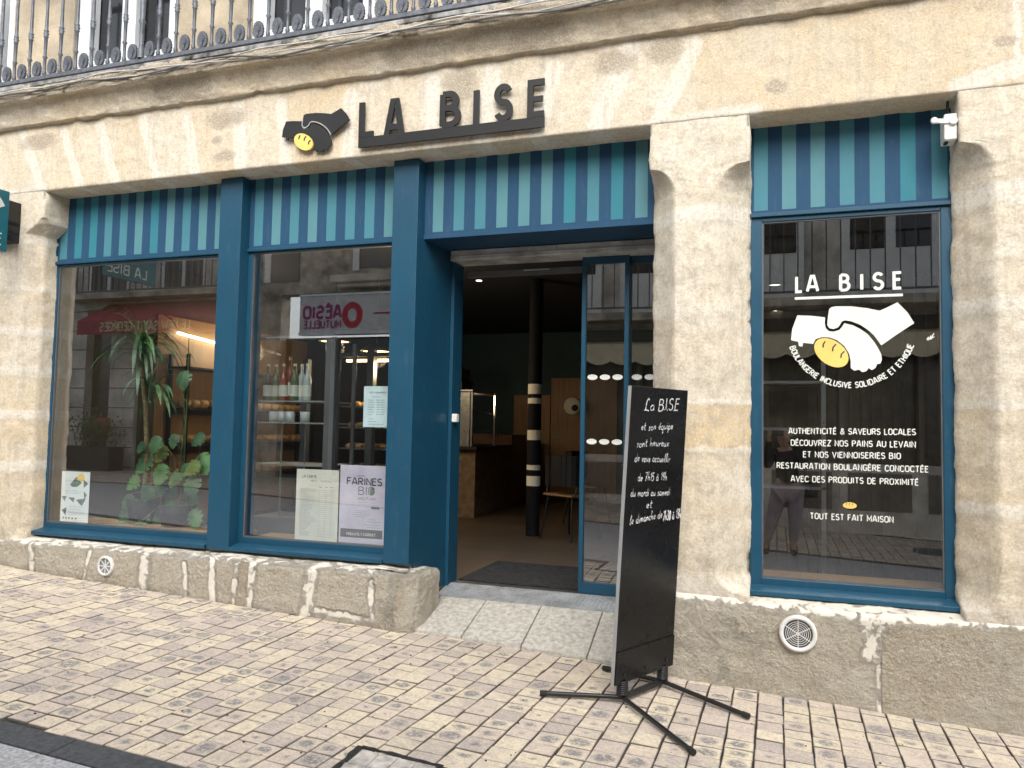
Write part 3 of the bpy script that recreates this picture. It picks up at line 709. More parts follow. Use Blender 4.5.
# vinyl on the right window
vin = MB(); F4 = facade(.2425)
def W4(px, py): p = P(px, py, .2425); return p.x, p.z
def wl(a, b): return W4(750 + a / 3.838, 200 + b / 3.838)
def wl2(a, b): return W4(750 + a / 3.838, 420 + b / 3.838)
def line(txt, a, b, fn, w, gap=.17, wd=None):
    (u0, v0), (u1, v1) = fn(*a), fn(*b)
    h = w; vin.ribbon(fit(txt, u0, u1, v0, h, gap=gap, slope=v1 - v0), wd or h * .17, F4, .0006)
u0, v0 = wl(176, 358); u1, v1 = wl(584, 345)
def title(mb, place, X, z0, h, w, d0, d1=None):
    for ch, a, b in X:
        gw, st = CAPS[ch]; k = (b - a - w) / max(gw, .03) if ch != 'I' else 1
        mb.ribbon([[(a + w / 2 + (q if ch != 'I' else 0) * k, z0 + w / 2 + r_ * (h - w)) for q, r_ in s] for s in st], w, place, d0, d1)
hh = wl(176, 290)[1] - v0
title(vin, F4, [(c, wl(a, 350)[0], wl(b, 350)[0]) for c, a, b in (('L', 173, 205), ('A', 214, 266), ('B', 342, 386), ('I', 423, 434), ('S', 470, 515), ('E', 547, 587))], v0, hh, .0165, .0006)
vin.box(wl(172, 370)[0], wl(587, 370)[0], .2412, .2419, v0 - .038, v0 - .023)
cu, cv = wl(385, 530); A_, B_, br_, cuts = handshake(cu, cv, wl(620, 530)[0] - wl(150, 530)[0], wl(385, 400)[1] - wl(385, 660)[1])
vin.poly(A_, F4, .0004, .0010).poly(B_, F4, .0004, .0010).poly(br_, F4, .0004, .0010, 1).ribbon(cuts, .008, F4, .0013, None, 2)
# curved motto
txt = 'BOULANGERIE INCLUSIVE SOLIDAIRE ET ETHIQUE'
ccx, ccv = wl(384, 492); RAD = wl(384 + 237, 492)[0] - ccx + .024
st, W = text_strokes(txt, CAPS, .2); 
a0, a1 = R(198), R(342)
hL = .030
def bend(a, b):
    t = a0 + (a1 - a0) * a / W; r = RAD - b * hL
    return (ccx + r * math.cos(t), ccv + r * math.sin(t))
st2 = []
for s in st:
    q = []
    for (a, b), (c, d) in zip(s, s[1:]): q += [(a + (c - a) * i / 3, b + (d - b) * i / 3) for i in range(3)]
    q.append(s[-1]); st2.append([bend(a, b) for a, b in q])
vin.ribbon(st2, .0058, F4, .0006)
hv = .031
for txt, a, b, y0, y1 in (('AUTHENTICITÉ & SAVEURS LOCALES', 149, 634, 52, 57), ('DÉCOUVREZ NOS PAINS AU LEVAIN', 158, 634, 97, 105), ('ET NOS VIENNOISERIES BIO', 205, 577, 142, 149),
                          ('RESTAURATION BOULANGÈRE CONCOCTÉE', 104, 683, 184, 200), ('AVEC DES PRODUITS DE PROXIMITÉ', 158, 645, 235, 250), ('TOUT EST FAIT MAISON', 232, 549, 378, 393)):
    line(txt, (a, y0), (b, y1), wl2, hv, .2, .0054)
bc = wl2(383, 328); vin.poly([(bc[0] + .036 * math.cos(t * PI / 9), bc[1] + .018 * math.sin(t * PI / 9)) for t in range(18)], F4, .0004, .001, 1)
vin.ribbon([[(bc[0] + d, bc[1] + .014), (bc[0] + d - .004, bc[1] + .002)] for d in (-.016, 0, .016)], .003, F4, .0013, None, 2)
sg = wl(678, 540); vin.ribbon([[(sg[0] + a * .001, sg[1] + b * .001) for a, b in s] for s in ([(0, 5), (8, 18), (12, 8), (20, 26), (24, 12)], [(4, 2), (14, 10), (26, 22), (36, 40)], [(18, 6), (30, 18), (38, 20)])], .005, F4, .0006)
vin.build('lettering', [M_['white'], M_['yellow'], M_['ink']], w4, recalc=False)

# ---------------------------------------------------------------- doorway
YD = .70
sd = MB().build if False else None
def leaf(x0, x1, Y, label):
    d = MB(); z0, z1 = .385, 2.70; w = .030
    d.box(x0, x0 + w, Y, Y + .04, z0, z1).box(x1 - w, x1, Y, Y + .04, z0, z1).box(x0 + w, x1 - w, Y, Y + .04, z0, z0 + .075).box(x0 + w, x1 - w, Y, Y + .04, z1 - .05, z1)
    o = d.build('sliding_door', M_['blue'], shop, .002); o['label'] = label
    MB().box(x0 + w, x1 - w, Y + .018, Y + .020, z0 + .075, z1 - .05).build('pane', M_['glass'], o)
    v = MB(); Fp = facade(Y + .0175)
    for zc in (P(610, 377, Y).z, P(610, 442, Y).z):
        n = 0; xc = x0 + .078
        while xc < x1 - .06:
            v.poly([(xc + .036 * math.cos(t * PI / 9), zc + .019 * math.sin(t * PI / 9)) for t in range(18)], Fp, .0002, .0008)
            v.ribbon([[(xc + q, zc + .016), (xc + q - .003, zc + .004)] for q in (-.014, 0, .014)], .003, Fp, .0012, None, 1)
            xc += .088; n += 1
    v.build('lettering', [M_['white'], M_['inkgrey']], o, recalc=False)
    return o
leaf(-1.285, -.955, .70, 'front sliding leaf with bread motifs'); leaf(-.985, -.60, .745, 'rear sliding leaf beside the pier')
sb = MB().box(-2.235, -.70, .58, .80, 2.715, 2.771).box(-2.235, -.70, .575, .79, 2.70, 2.7145)
sb.box(-2.235, -.70, .566, .575, 2.722, 2.727).box(-1.66, -1.655, .57, .58, 2.73, 2.77).box(-1.45, -1.445, .57, .58, 2.73, 2.77).box(-1.58, -1.52, .57, .58, 2.735, 2.765)
sb.build('shutter_box', mat('aged_shutter_box', (.62, .61, .58), .6, .1, .2, 5, .2, 40), shop, .002)
MB().box(-2.235, -.70, .56, .80, 2.801, 3.12).build('door_overpanel', M_['blue'], shop)
MB().box(-2.2, -1.30, .80, .86, 2.62, 2.66).box(-1.75, -1.55, .79, .80, 2.645, 2.655, 1).build('door_track', [M_['grey'], M_['steel']], shop, .003)
MB().box(-2.24, -2.185, .64, .69, P(455, 418, .66).z - .03, P(455, 418, .66).z + .03).build('door_sensor', M_['whiteplastic'], shop, .006)
# ramp, chequer plate and mat
rp = MB()
def quad_slab(m, x0, x1, y0, y1, z0, z1, th=.12, k=0):
    m.add([(x0, y0, z0(x0)), (x1, y0, z0(x1)), (x1, y1, z1(x1)), (x0, y1, z1(x0)), (x0, y0, z0(x0) - th), (x1, y0, z0(x1) - th), (x1, y1, z1(x1) - th), (x0, y1, z1(x0) - th)],
          [(0, 1, 2, 3), (4, 7, 6, 5), (0, 4, 5, 1), (1, 5, 6, 2), (2, 6, 7, 3), (3, 7, 4, 0)], k)
zf = lambda x: gz(x, 0.) + .022
zk = lambda x: .335
edges = [-2.20, -1.86, -1.47, -1.06, -.70]
for a, b in zip(edges, edges[1:]): 
    if b > -.5: b = -.70
    quad_slab(rp, a + .003, b - .003, .03, .46, zf, zk)
rp.build('ramp', M_['concrete'], shop, .006)
cp = MB(); quad_slab(cp, -2.235, -.70, .463, .70, lambda x: .340, lambda x: .382, .03)
for i in range(52):
    for j in range(8):
        x = -2.21 + i * .029; y = .475 + j * .029; z = .340 + (y - .463) / .237 * .042 + .0015; a = PI / 4 if (i + j) % 2 else -PI / 4
        c, s_ = math.cos(a), math.sin(a)
        cp.obox((x, y, z), (c * .011, s_ * .011, 0), (-s_ * .003, c * .003, 0), (0, 0, .0015))
cp.build('threshold_plate', M_['plate'], shop)
MB().box(-2.235, -.70, .70, .812, .30, .3765).build('threshold', M_['steel'], shop)

# ---------------------------------------------------------------- the room
MB().box(-6.0, 1.6, .812, 8.0, .28, .372).box(-6.0, -2.24, .30, .812, .28, .372).box(-.69, 1.6, .30, .812, .28, .372).build('interior_floor', M_['floor'])
tag(bpy.data.objects['interior_floor'], kind='structure')
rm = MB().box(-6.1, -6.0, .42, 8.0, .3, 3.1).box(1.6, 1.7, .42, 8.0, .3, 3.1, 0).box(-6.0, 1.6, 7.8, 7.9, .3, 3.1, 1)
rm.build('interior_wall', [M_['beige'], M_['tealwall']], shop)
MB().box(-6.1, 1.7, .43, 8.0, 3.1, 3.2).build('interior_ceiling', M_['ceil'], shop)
MB().box(-6.0, -5.99, 1.75, 4.4, .37, 2.6).build('wood_panelling', M_['woodl'], shop)
MB().box(-5.6, -3.9, .29, .75, .60, .655).box(-3.71, -2.48, .29, .62, .60, .655).box(-.14, .90, .29, .60, .60, .655).each('window_shelf', M_['woodl'], shop, .004)
def bdoor(x0, x1, z1):
    o = MB().box(x0, x1, 7.74, 7.79, .372, z1).build('interior_door', M_['wood'], shop, .004)
    MB().tube([(x0 + .06, 7.71, 1.35), (x0 + .18, 7.71, 1.35)], .012).build('handle', M_['steel'], o)
a = P(514, 400, 7.74); b = P(530, 400, 7.74); bdoor(a.x, b.x + .35, P(515, 395, 7.74).z)
a = P(551, 400, 7.74); bdoor(a.x, a.x + 1.1, P(551, 378, 7.74).z)
tag(MB().box(-2.22, -1.0, .83, 1.68, .373, .385).build('door_mat', M_['mat'], None, .004), 'black ribbed entrance mat on the tiled floor inside the doorway', 'mat')

# ceiling-high column with cream bands
col = thing('column', 'black round column with cream painted bands behind the open doorway', 'column', loc=(-2.44, 3.35, .372))
MB().lathe((-2.44, 3.35, .372), [(.072, 0), (.072, 2.728)], 24).build('shaft', mat('matt_black_paint', (.006, .007, .010), .75, spec=.2), col)
for y0, y1 in ((384, 394), (398, 403.5), (430, 440), (465, 470), (476, 486)):
    zt, zb_ = P(532, y0, 3.3).z, P(532, y1, 3.3).z
    MB().lathe((-2.44, 3.35, 0), [(.0735, zb_), (.0735, zt)], 24).build('band', M_['cream'], col)

# counter with glazed case
ct = thing('counter', 'wood fronted bakery counter with a lit glass case, left of the doorway', 'counter', loc=(-3.9, 5, .372))
MB().box(-4.5, -3.56, 4.5, 5.9, .372, 1.22, 0).box(-4.52, -3.50, 4.38, 5.92, 1.22, 1.26, 1).build('base', [mat('counter_slats', (.20, .14, .09), .6, 0, .2, 12), M_['black']], ct, .004)
MB().box(-4.5, -3.60, 4.42, 4.45, 1.26, 1.95).box(-3.62, -3.58, 4.42, 4.46, 1.26, 1.95).box(-4.5, -3.58, 4.42, 5.3, 1.93, 1.97).box(-3.61, -3.585, 5.25, 5.30, 1.26, 1.95).each('case_frame', M_['steel'], ct, .003)
sh = MB()
for z in (1.45, 1.68): sh.box(-4.45, -3.63, 4.5, 5.25, z, z + .012)
sh.each('shelf', M_['steel'], ct)
bk = MB()
for z in (1.27, 1.47, 1.70):
    for i in range(8): bk.lathe((-3.7 - i * .09, 4.62 + .1 * (i % 3), z + .04), [(0, -.03), (.04, -.02), (.05, .01), (.03, .035), (0, .045)], 10, sx=1.2)
bk.each('pastry_tray', M_['pastry'], ct)
MB().box(-4.4, -3.66, 4.47, 4.52, 1.90, 1.925).build('case_lamp', M_['lampwarm'], ct)
MB().box(-4.6, -3.6, 6.0, 7.0, .372, 1.4).build('rear_unit', M_['wood'], ct)
cm = thing('coffee_machine', 'black coffee machine standing on the lit glass counter case', 'coffee machine', loc=(-4.0, 4.9, 1.97))
MB().box(-4.3, -3.8, 4.6, 5.0, 1.975, 2.10).box(-4.25, -3.85, 4.7, 5.0, 2.10, 2.26).build('body', M_['blackplastic'], cm, .02)
MB().tube([(-4.2, 4.62, 2.02), (-4.2, 4.5, 2.0)], .014).tube([(-3.95, 4.62, 2.02), (-3.95, 4.5, 2.0)], .014).each('spout', M_['steel'], cm)

# chair
def chair(label, x, y, rot):
    c = thing('cafe_chair', label, 'chair', 'cafe chairs inside the shop', loc=(x, y, .372)); c.rotation_euler.z = rot
    def part(m, name, mt, bev=0.):
        o = m.build(name, mt, None, bev); o.parent = c; return o
    part(MB().box(-.21, .21, -.2, .2, .44, .465), 'seat', M_['wood'], .02)
    bk = MB(); n = 12
    for i in range(n):
        a0_, a1_ = PI * (.08 + .84 * i / n), PI * (.08 + .84 * (i + 1) / n)
        q = [(.23 * math.cos(a), .05 + .2 * math.sin(a)) for a in (a0_, a1_)]
        bk.add([(q[0][0], q[0][1], .55), (q[1][0], q[1][1], .55), (q[1][0], q[1][1], .86), (q[0][0], q[0][1], .86)], [(0, 1, 2, 3)])
    o = part(bk, 'backrest', M_['black']); o.modifiers.new('s', 'SOLIDIFY').thickness = .014
    for sx_ in (-1, 1):
        for sy_ in (-1, 1): part(MB().tube([(sx_ * .17, sy_ * .15, .44), (sx_ * .22, sy_ * .21, 0)], .011), 'leg', M_['black'])
    for sx_ in (-1, 1): part(MB().tube([(sx_ * .2, .15, .44), (sx_ * .22, .1, .6)], .01), 'back_support', M_['black'])
chair('black backed cafe chair with wooden seat partly behind the sliding door', -2.02, 3.30, R(150))
chair('black backed cafe chair further in behind the one near the door', -2.15, 4.6, R(80))
t_ = thing('cafe_table', 'small round cafe table beside the black chairs inside the shop', 'table', loc=(-1.3, 4.1, .372))
MB().lathe((-1.3, 4.1, .372), [(0, .72), (.33, .72), (.34, .735), (.33, .75), (0, .75)], 24).build('tabletop', M_['wood'], t_)
MB().lathe((-1.3, 4.1, .372), [(.22, 0), (.2, .02), (.03, .03), (.025, .72)], 16).build('pedestal', M_['black'], t_)
wl_ = thing('wall_lamp', 'round white wall lamp on the rear door wall of the shop', 'lamp', loc=(P(573, 407, 7.3).x, 7.3, P(573, 407, 7.3).z))
pc = P(572, 406, 7.3); MB().lathe((pc.x, pc.y, pc.z), [(0, 0), (.13, 0), (.14, .02), (.12, .03), (0, .03)], 24, axis='y').build('disc', M_['white'], wl_)
MB().lathe((pc.x + .05, pc.y - .01, pc.z - .03), [(0, -.01), (.05, -.01), (.05, .0)], 16, axis='y').build('shade', M_['black'], wl_)
MB().box(pc.x - .02, pc.x + .02, pc.y + .03, 7.74, pc.z - .02, pc.z + .02).each('bracket', M_['black'], wl_)

# fridge cabinet with bottles behind the second window
cb = thing('display_cabinet', 'glazed grey framed display cabinet of drinks behind the second window', 'cabinet', loc=(-3.5, .9, .372))
fr = MB()
X0, X1, Y0, Y1, ZT = -3.98, -3.33, .70, 1.10, 2.17
fr.box(X1, X1 + .085, Y0, Y0 + .09, .372, ZT + .02).box(X0, X0 + .02, Y0, Y0 + .03, .372, ZT).box(X0, X1 + .08, Y0 - .005, Y0 + .05, ZT, ZT + .03).box(X1 + .0, X1 + .03, Y1, Y1 + .03, .372, ZT).box(X0, X1, Y0, Y1, .372, .76)
fr.build('frame', M_['grey'], cb, .004)
MB().box(X0 + .1, X1 + .06, Y0 - .012, Y0 - .006, ZT + .012, ZT + .02).each('edge_trim', M_['steel'], cb)
s_ = MB()
shz = [P(280, y, .85).z for y in (401, 422, 463)]
for z in shz: s_.box(X0, X1, Y0 + .02, Y1, z - .012, z)
s_.each('shelf', M_['greylight'], cb); MB().tube([(P(281, 440, .75).x, .76, .76), (P(281, 440, .75).x, .76, shz[1])], .008).tube([(P(303, 440, .75).x, .78, .76), (P(303, 440, .75).x, .78, shz[1])], .006).each('rod', M_['steel'], cb)
MB().box(X0 + .02, X1, Y0 + .01, Y0 + .014, .78, ZT).build('pane', M_['glass_in'], cb)
def bottle(x, y, z, h, mt, label, grp):
    b = thing('bottle', label, 'bottle', grp, loc=(x, y, z))
    MB().lathe((x, y, z), [(0, 0), (.032, 0), (.034, .01), (.034, h * .55), (.028, h * .64), (.012, h * .76), (.011, h * .94)], 14).build('body', mt, b)
    MB().lathe((x, y, z), [(.0345, h * .12), (.0345, h * .42)], 14).build('label', M_['label'], b)
    MB().lathe((x, y, z), [(.013, h * .93), (.013, h), (0, h)], 10).build('cap', M_['gold'], b)
bl = [(267, 'bottled', 'dark bottle, leftmost on the top cabinet shelf'), (275, 'bottleg', 'olive green bottle, second from left on the top cabinet shelf'), (283, 'bottler', 'red juice bottle in the middle of the top cabinet shelf'), (289, 'bottler', 'red bottle with pale cap right of the middle on the cabinet shelf'),
      (294, 'bottleg', 'green bottle third from right on the top cabinet shelf'), (301, 'bottlec', 'clear bottle second from right on the cabinet shelf'), (306.5, 'bottlec', 'clear bottle, rightmost on the top cabinet shelf')]
for k, (px, mt, lb) in enumerate(bl):
    y = .80 + .05 * (k % 2); bottle(P(px, 400, y).x, y, shz[0], .30 if k != 3 else .36, M_[mt], lb, 'bottles in the drinks cabinet')
cupn = ['leftmost white cup on the second cabinet shelf', 'second white cup from the left on the cabinet shelf', 'third white cup from the left on the cabinet shelf', 'white cup standing alone at the right of the cabinet shelf']
for k, px in enumerate((274, 282, 290, 305)):
    c = MB().lathe((P(px, 415, .8).x, .80, shz[1]), [(0, 0), (.036, 0), (.04, .085), (.037, .085), (.034, .01), (0, .01)], 14).build('cup', M_['cup']); tag(c, cupn[k], 'cup', 'cups in the drinks cabinet')
# pastry display further in, seen through the second window
pd = thing('pastry_counter', 'glass fronted pastry counter with trays behind the second window', 'counter', loc=(-3.3, 2.0, .372))
fr = MB().box(-3.95, -3.06, 1.9, 2.5, .372, 1.05).build('base', M_['wood'], pd, .004)
MB().box(-3.62, -3.55, 1.85, 1.92, .372, 2.2).box(-3.95, -3.06, 1.86, 1.90, 2.14, 2.18).box(-4.15, -4.09, 1.6, 1.66, .372, 2.1).build('frame', M_['grey'], pd, .003)
s_ = MB()
tr_z = (1.08, 1.28, 1.48, 1.68)
for z in tr_z: s_.box(-3.95, -3.06, 1.95, 2.45, z - .012, z)
s_.each('shelf', M_['steel'], pd)
rr = random.Random(4)
def goods(proto, spots, sc_):
    for i, p in enumerate(spots):
        o = proto if i == 0 else proto.copy()
        if i: C.objects.link(o)
        o.location = p; o.rotation_euler.z = rr.uniform(0, 3); o.scale = (rr.uniform(.8, 1.2) * sc_, rr.uniform(.8, 1.2) * sc_, sc_)
for mt, nm, kk in (('pastry', 'pastry', 0), ('bread', 'roll', 1)):
    o = MB().lathe((0, 0, .012), [(0, -.01), (.03, -.008), (.036, .006), (.022, .026), (0, .03)], 10, sx=1.4).build(nm, M_[mt])
    tag(o, 'golden glazed pastry lying on a tray of the pastry counter' if not kk else 'pale brown roll lying on a tray of the pastry counter', nm, nm.replace('pastry', 'pastries').replace('roll', 'rolls') + ' on the counter trays')
    goods(o, [(-3.9 + (2 * i + kk) * .042, 2.02 + rr.random() * .25, z) for z in tr_z for i in range(10)], 1.15)
MB().box(-3.9, -3.1, 1.95, 1.98, 2.10, 2.125).build('lamp', M_['lampwarm'], pd)
# pendants
def pendant(px, py, Y, r, label, warm=True, grp='pendant lamps in the shop'):
    p = P(px, py, Y); t = thing('pendant_lamp', label, 'lamp', grp, loc=p)
    MB().lathe(p, [(.02, .07), (r * .5, .06), (r, .0), (r * 1.01, -.012), (r * .98, -.012), (r * .9, .0), (r * .45, .045)], 20).build('shade', M_['black'], t)
    MB().lathe(p, [(0, -.004), (r * .86, -.004)], 20).build('bulb', M_['lampwarm'] if warm else M_['downlight'], t)
    MB().tube([(p.x, p.y, p.z + .06), (p.x, p.y, 3.1)], .004, 5).build('cord', M_['black'], t)
pendant(335, 341, 2.6, .17, 'left pendant lamp glowing orange behind the second window')
pendant(377, 351, 2.6, .17, 'right pendant lamp glowing orange behind the second window')
pendant(775, 284, 1.2, .05, 'highest small pendant lamp behind the lettered window', False)
pendant(777, 310, 1.9, .05, 'middle small pendant lamp behind the lettered window', False)
pendant(778, 322, 2.6, .05, 'lowest small pendant lamp behind the lettered window', False)
o = MB().lathe(P(479, 281, 2.3), [(0, 0), (.028, 0), (.03, .006), (0, .01)], 14).build('spotlight', M_['downlight']); tag(o, 'small round white spotlight near the top of the doorway', 'lamp')
p0, p1 = PX(178, 333, -5.93), PX(212, 342, -5.93)
o = MB().tube([p0, (p0 + p1) / 2, p1 + (p1 - p0) * .6], .014, 6).build('led_strip', M_['led']); tag(o, 'white LED strip light above the wooden panelling on the side wall', 'lamp')
rk = thing('bread_rack', 'dark wall rack of loaves against the wood panelled side wall', 'rack', loc=(-5.8, 2.6, .372))
m = MB()
for z in (.9, 1.25, 1.62, 2.05): m.box(-5.98, -5.72, 1.9, 4.2, z, z + .02)
for y in (1.9, 3.0, 4.18): m.box(-5.98, -5.94, y, y + .03, .372, 2.2).box(-5.75, -5.72, y, y + .03, .372, 2.2)
m.build('frame', M_['black'], rk)
o = MB().lathe((0, 0, .05), [(0, -.05), (.045, -.04), (.06, 0), (.045, .04), (0, .05)], 12, sx=1.6).build('loaf', M_['bread'])
tag(o, 'brown loaf of bread lying on the wall rack in the left window', 'loaf', 'loaves on the wall rack')
goods(o, [(-5.84, 2.0 + i * .135, z) for z in (.92, 1.27, 1.64) for i in range(16)], 1.)
# slatted partition behind the lettered window
o = MB()
for i in range(34): o.box(-.9 + i * .075, -.9 + i * .075 + .05, 1.9, 1.93, .372, 2.7)
o.box(-.95, 1.6, 1.93, 1.95, .372, 2.7)
tag(o.build('partition', mat('brown_slats', (.10, .08, .055), .6, 0, .2), None), 'brown slatted partition standing behind the lettered window', 'partition')
sh3 = thing('wall_shelf', 'steel shelf unit at the left inside the lettered window', 'shelf', loc=(.0, 1.6, .372))
MB().box(-.25, .33, 1.45, 1.8, 1.52, 1.54).box(-.25, .33, 1.45, 1.8, 1.86, 1.88).box(-.25, .33, 1.45, 1.8, 1.1, 1.12).each('shelf', M_['steel'], sh3)
MB().box(.30, .33, 1.45, 1.48, .372, 2.1).box(-.25, -.22, 1.45, 1.48, .372, 2.1).each('post', M_['steel'], sh3)

# ---------------------------------------------------------------- plants in the first window
def strap_plant():
    t = thing('dracaena', 'tall dracaena with drooping strap leaves in the left shop window', 'plant', loc=(-4.98, .62, .66))
    MB().lathe((-4.98, .62, .655), [(.0, 0), (.10, 0), (.13, .20), (.12, .20), (.11, .17), (0, .17)], 18).build('pot', M_['pot'], t)
    top = P(140, 335, .62)
    st_ = [(-4.98, .62, .82), (-4.97, .63, 1.2), (-4.99, .61, 1.6), (top.x, .62, top.z - .12)]
    MB().tube(st_, [.022, .02, .018, .014], 8).build('trunk', M_['stem'], t)
    m = MB(); rr = random.Random(3)
    for c, n, L in ((Vector((top.x, .62, top.z - .1)), 60, .55), (Vector((-4.97, .63, 1.75)), 26, .45)):
        for i in range(n):
            a = rr.uniform(0, 2 * PI); e = rr.uniform(.1, 1.35); l = L * rr.uniform(.6, 1.15); w = .014 * rr.uniform(.7, 1.3)
            pts = []; p = c + Vector((0, 0, rr.uniform(-.12, .1))); d = Vector((math.cos(a) * math.cos(e), math.sin(a) * .5 * math.cos(e), math.sin(e)))
            for k in range(9):
                pts.append(p.copy()); p = p + d * (l / 8); d = (d + Vector((0, 0, -.26 - .1 * k * .3))).normalized()
            side = Vector((-math.sin(a), math.cos(a), .15)).normalized(); vs = []
            for k, q in enumerate(pts):
                ww = w * (1.0 if k < 6 else (8.2 - k) / 2.2) * (.6 if k == 0 else 1)
                vs += [q - side * ww, q + Vector((0, 0, -.003)), q + side * ww]
            m.add(vs, [(3 * k + j, 3 * k + j + 1, 3 * k + j + 4, 3 * k + j + 3) for k in range(8) for j in (0, 1)], rr.randint(0, 1), True)
    m.build('leaves', [M_['leaf'], M_['leafd']], t, recalc=False)
strap_plant()
def monstera_leaf(m, c, d, up, s, k):
    d = Vector(d).normalized(); side = d.cross(Vector(up)).normalized(); n = side.cross(d)
    out = []
    N = 22
    for sg_ in (1, -1):
        L = []
        for i in range(N + 1):
            t = i / N; w = .62 * (math.sin(PI * min(1, t * 1.02)) ** .6) * (1 - .35 * t)
            if 4 < i < N - 3 and i % 5 == 0: w *= .58
            L.append((t, w))
        for i in range(N):
            (t0, w0), (t1, w1) = L[i], L[i + 1]
            f = lambda t, w: c + d * (t - .12 * w) * s + side * sg_ * w * s * .9 + n * (-(w * w) * .35 * s - t * t * .22 * s)
            m.add([f(t0, 0), f(t1, 0), f(t1, w1 * .5), f(t0, w0 * .5), f(t1, w1), f(t0, w0)], [(0, 1, 2, 3), (3, 2, 4, 5)], k, True)
def monstera():
    t = thing('monstera', 'monstera with broad split leaves and trailing stems in the left window', 'plant', loc=(-4.6, .6, .66))
    MB().lathe((-4.62, .62, .655), [(.0, 0), (.12, 0), (.15, .17), (.14, .17), (.13, .14), (0, .14)], 18).build('pot', M_['pot'], t)
    spots = [(183, 377, .11), (158, 442, .10), (200, 460, .13), (151, 460, .13), (166, 452, .10), (191, 482, .12), (139, 482, .10), (176, 492, .09), (163, 470, .12),
             (150, 500, .13), (140, 508, .12), (171, 505, .13), (186, 508, .12), (158, 516, .13), (146, 518, .11), (175, 520, .12), (192, 516, .11), (130, 500, .10), (165, 524, .12), (204, 440, .09), (150, 525, .12), (128, 515, .1), (196, 500, .1), (155, 528, .1), (142, 527, .09), (170, 529, .1), (182, 527, .1), (195, 527, .09), (148, 490, .1), (160, 485, .1), (178, 478, .09), (134, 520, .09), (188, 470, .08), (199, 468, .1), (144, 448, .07), (174, 440, .08)]
    m = MB(); s = MB(); rr = random.Random(12)
    for i, (px, py, sz) in enumerate(spots):
        Y = .50 + .22 * rr.random(); c = P(px, py, Y) + Vector((0, 0, .05)); a = rr.uniform(-.9, .9)
        monstera_leaf(m, c, (math.sin(a), -.45, -math.cos(a)), (0, -1, .35), sz * 1.55, rr.choice((0, 0, 1, 1, 2)))
        b = Vector((-4.62 + rr.uniform(-.05, .05), .62, .80)); mid = (b + c) / 2 + Vector((0, .06, .10))
        s.tube([b, mid, c], .0045, 5)
    m.build('leaves', [M_['leaf'], M_['leafd'], M_['leafy']], t, recalc=False); s.build('stems', M_['stem'], t)
    MB().tube([(-4.60, .64, .8), (P(187, 400, .64).x, .64, 1.6), (P(189, 336, .64).x, .64, 2.2)], [.008, .006, .003], 6).build('support', M_['leafd'], t)
monstera()

# ---------------------------------------------------------------- posters behind the glass
def sheet(name, label, cat, c, Y, th, mt, extra=None, mats=None):
    """c: four photo corners (tl,tr,br,bl) of the sheet standing at depth Y"""
    q = [P(px, py, Y) for px, py in c]
    x0 = (q[0].x + q[3].x) / 2; x1 = (q[1].x + q[2].x) / 2; z1 = (q[0].z + q[1].z) / 2; z0 = (q[2].z + q[3].z) / 2
    t = thing(name, label, cat, loc=((x0 + x1) / 2, Y, z0))
    MB().box(x0, x1, Y, Y + th, z0, z1).build('sheet', mt, t)
    m = MB(); f = facade(Y); Wd, Hd = x1 - x0, z1 - z0
    extra(m, lambda u, v: (x0 + u * Wd, z1 - v * Hd), f, Wd, Hd)
    m.build('print', mats, t, recalc=False)
def tl(m, f, at, txt, u0, u1, v, h, H, k=0, w=.16, font=CAPS, gap=.16):
    a, b = at(u0, v), at(u1, v); m.ribbon(fit(txt, a[0], b[0], a[1], h * H, font, gap), max(.0008, h * H * w), f, .0006, None, k)
def rule(m, at, f, u0, v0, u1, v1, w, k=0, dd=0): m.ribbon([[at(u0, v0), at(u1, v1)]], w, f, .0006 + dd, None, k)
def menu(m, at, f, W_, H):
    tl(m, f, at, 'LA CARTE', .14, .48, .12, .035, H, 0); tl(m, f, at, 'MENU', .34, .48, .17, .022, H, 0); tl(m, f, at, 'BOISSONS', .58, .82, .17, .018, H, 1)
    for u in (.54, .68, .80): rule(m, at, f, u, .245, u + .07, .245, .006, 1)
    for i in range(24): rule(m, at, f, .08, .29 + i * .028, .92, .29 + i * .028, .0015, 1)
    for u in (.56, .70, .84): rule(m, at, f, u, .27, u, .95, .0014, 1, .0003)
    rr = random.Random(2)
    for i in range(24): rule(m, at, f, .10, .276 + i * .028, .10 + rr.uniform(.15, .4), .276 + i * .028, .0028, 1, .0005)
sheet('menu_board', 'tall cream menu card with a price table behind the second window', 'menu', ((296, 469), (338, 470), (338, 542), (295.5, 540)), .30, .004, M_['cream'], menu, [M_['ink'], M_['inkgrey']])
